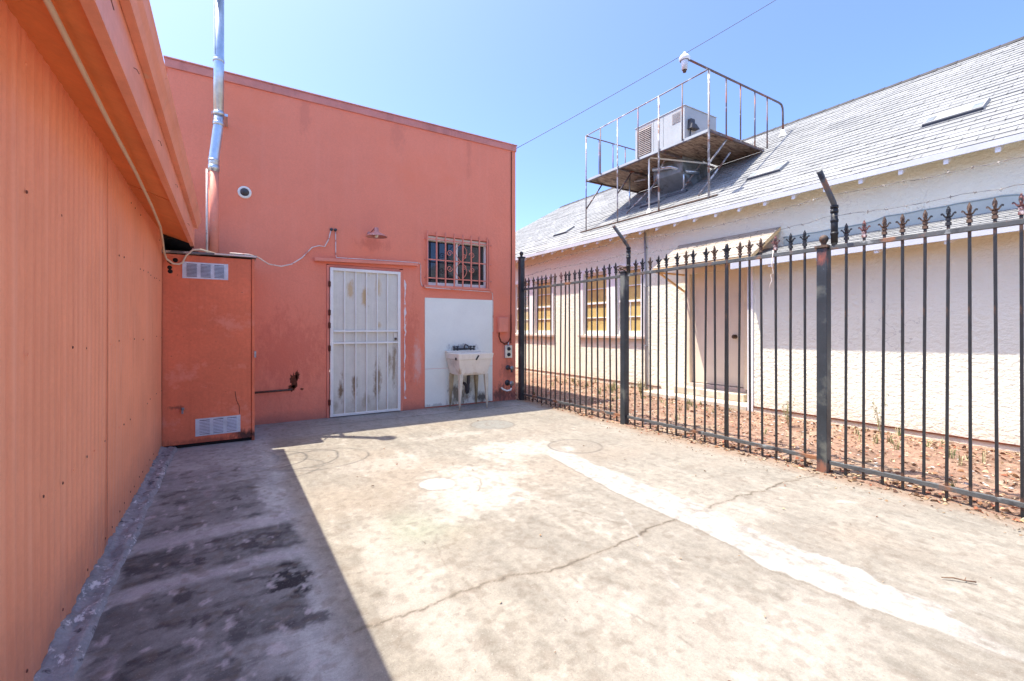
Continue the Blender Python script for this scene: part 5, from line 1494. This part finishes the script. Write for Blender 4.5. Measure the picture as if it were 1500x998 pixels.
for k in range(620):
    x = rr.uniform(4.02, 4.40) if rr.random() < 0.6 else rr.uniform(0.7, 4.1)
    y = rr.uniform(0.4, 5.6) if x < 4 else rr.uniform(0.4, 4.5)
    if x < 4 and rr.random() < 0.5: continue
    col = rr.choice(LC[:6]); f_ = rr.uniform(0.45, 0.9); col = tuple(c * f_ for c in col)
    items.append((x, y, 0.006, rr.choice((rr.uniform(0.003, 0.007), rr.uniform(0.003, 0.009), rr.uniform(0.006, 0.016))), rr.uniform(0, 6.28), rr.uniform(-0.1, 0.4), col, rr.uniform(0.25, 0.5)))
leaf_obj('scattered_leaves', items)

pb = MB()
for k in range(900):
    y = -0.4 + 8.5 * rr.random() ** 1.3; x = rr.uniform(4.45, 6.62)
    z = sz(x, y); s_ = rr.uniform(0.006, 0.022)
    P6 = [(x + s_ * rr.uniform(.7, 1.3) * a, y + s_ * rr.uniform(.7, 1.3) * b_, z + s_ * rr.uniform(.4, .8) * c_) for a, b_, c_ in ((1, 0, .3), (0, 1, .3), (-1, 0, .3), (0, -1, .3), (0.1, 0.1, 1.2), (0, 0, -.5))]
    pb.add(P6, [(0, 1, 4), (1, 2, 4), (2, 3, 4), (3, 0, 4), (1, 0, 5), (2, 1, 5), (3, 2, 5), (0, 3, 5)], rr.choice((0, 0, 1)))
tag(pb.build('pebbles', [paint('tan_pebble', (0.36, 0.27, 0.20), 0.9, 0.35, 6), paint('grey_pebble', (0.38, 0.36, 0.33), 0.9, 0.35, 6)]), kind='stuff')

def blades(q, x, y, z, n_, hgt, spread, wd=0.004):
    for k in range(n_):
        a = rr.uniform(0, 6.28); h = hgt * rr.uniform(0.5, 1.0); s_ = spread * rr.uniform(0.3, 1.0)
        bx, by = x + rr.uniform(-.02, .02), y + rr.uniform(-.02, .02)
        dx, dy = math.cos(a), math.sin(a)
        px, py = -dy * wd, dx * wd
        p = [(bx, by, z), (bx + dx * s_ * 0.35, by + dy * s_ * 0.35, z + h * 0.6), (bx + dx * s_, by + dy * s_, z + h * rr.uniform(0.75, 1.0))]
        q.add([(p[0][0] - px, p[0][1] - py, p[0][2]), (p[0][0] + px, p[0][1] + py, p[0][2]), (p[1][0] + px * .8, p[1][1] + py * .8, p[1][2]), (p[1][0] - px * .8, p[1][1] - py * .8, p[1][2]), p[2]], [(0, 1, 2, 3), (3, 2, 4)], rr.choice((0, 0, 1)))
M['grass'] = paint('dull_green_weed', (0.17, 0.20, 0.075), 0.7, 0.25, 9, bump=0)
M['straw'] = paint('dry_straw', (0.48, 0.40, 0.22), 0.8, 0.2, 9, bump=0)
q = MB()
for k in range(70):
    x = rr.choice((rr.uniform(4.6, 6.6), rr.uniform(5.8, 6.6), rr.uniform(6.0, 7.1)))
    y = rr.uniform(0.4, 8.5)
    if x > 6.6 and y < 6.1: x = rr.uniform(5.9, 6.6)
    blades(q, x, y, sz(x, y), rr.randint(5, 14), rr.uniform(0.05, 0.17), 0.07, 0.0035)
for k in range(20):
    x, y = rr.uniform(6.55, 7.15), rr.uniform(6.1, 8.6)
    blades(q, x, y, sz(x, y), 12, rr.uniform(0.10, 0.24), 0.10, 0.004)
tag(q.build('grass', [M['grass'], M['straw']]), kind='stuff')
def weed(x, y, hgt, lab, n_=9):
    t = thing('weed', (x, y, sz(x, y)), lab, 'weed')
    z = sz(x, y)
    q = MB(); st_ = MB()
    for k in range(n_):
        a = rr.uniform(0, 6.28); s_ = rr.uniform(0.02, 0.10); h = hgt * rr.uniform(0.6, 1.0)
        tip = (x + math.cos(a) * s_, y + math.sin(a) * s_, z + h)
        st_.tube([(x, y, z), (x + math.cos(a) * s_ * .4, y + math.sin(a) * s_ * .4, z + h * .55), tip], [0.003, 0.0025, 0.0012], 5)
        for i in range(7):
            t_ = 0.3 + 0.1 * i
            px_, py_, pz_ = x + math.cos(a) * s_ * t_, y + math.sin(a) * s_ * t_, z + h * t_
            blades(q, px_, py_, pz_, 2, 0.03, 0.035, 0.004)
    st_.build('stem', M['straw'], t); q.build('foliage', [M['grass'], M['straw']], t)
weed(6.05, 3.05, 0.42, 'tall straggly weed growing by the house wall left of the taller fence post')
weed(6.25, 2.15, 0.55, 'tallest thin dry weed by the white wall right of the taller fence post', 5)
weed(6.5, 5.9, 0.30, 'bushy green weed at the left end of the door step', 14)
q = MB().tube([(3.02, 0.79, 0.010), (3.055, 0.755, 0.015), (3.08, 0.72, 0.011), (3.105, 0.685, 0.012)], [0.002, 0.0035, 0.003, 0.004], 7)
q.tube([(3.08, 0.72, 0.012), (3.105, 0.722, 0.016)], 0.002, 5)
tag(q.build('twig', paint('dry_twig', (0.17, 0.10, 0.06), 0.8, 0.3, 40)), 'small dry brown twig lying on the sunny concrete', 'twig')
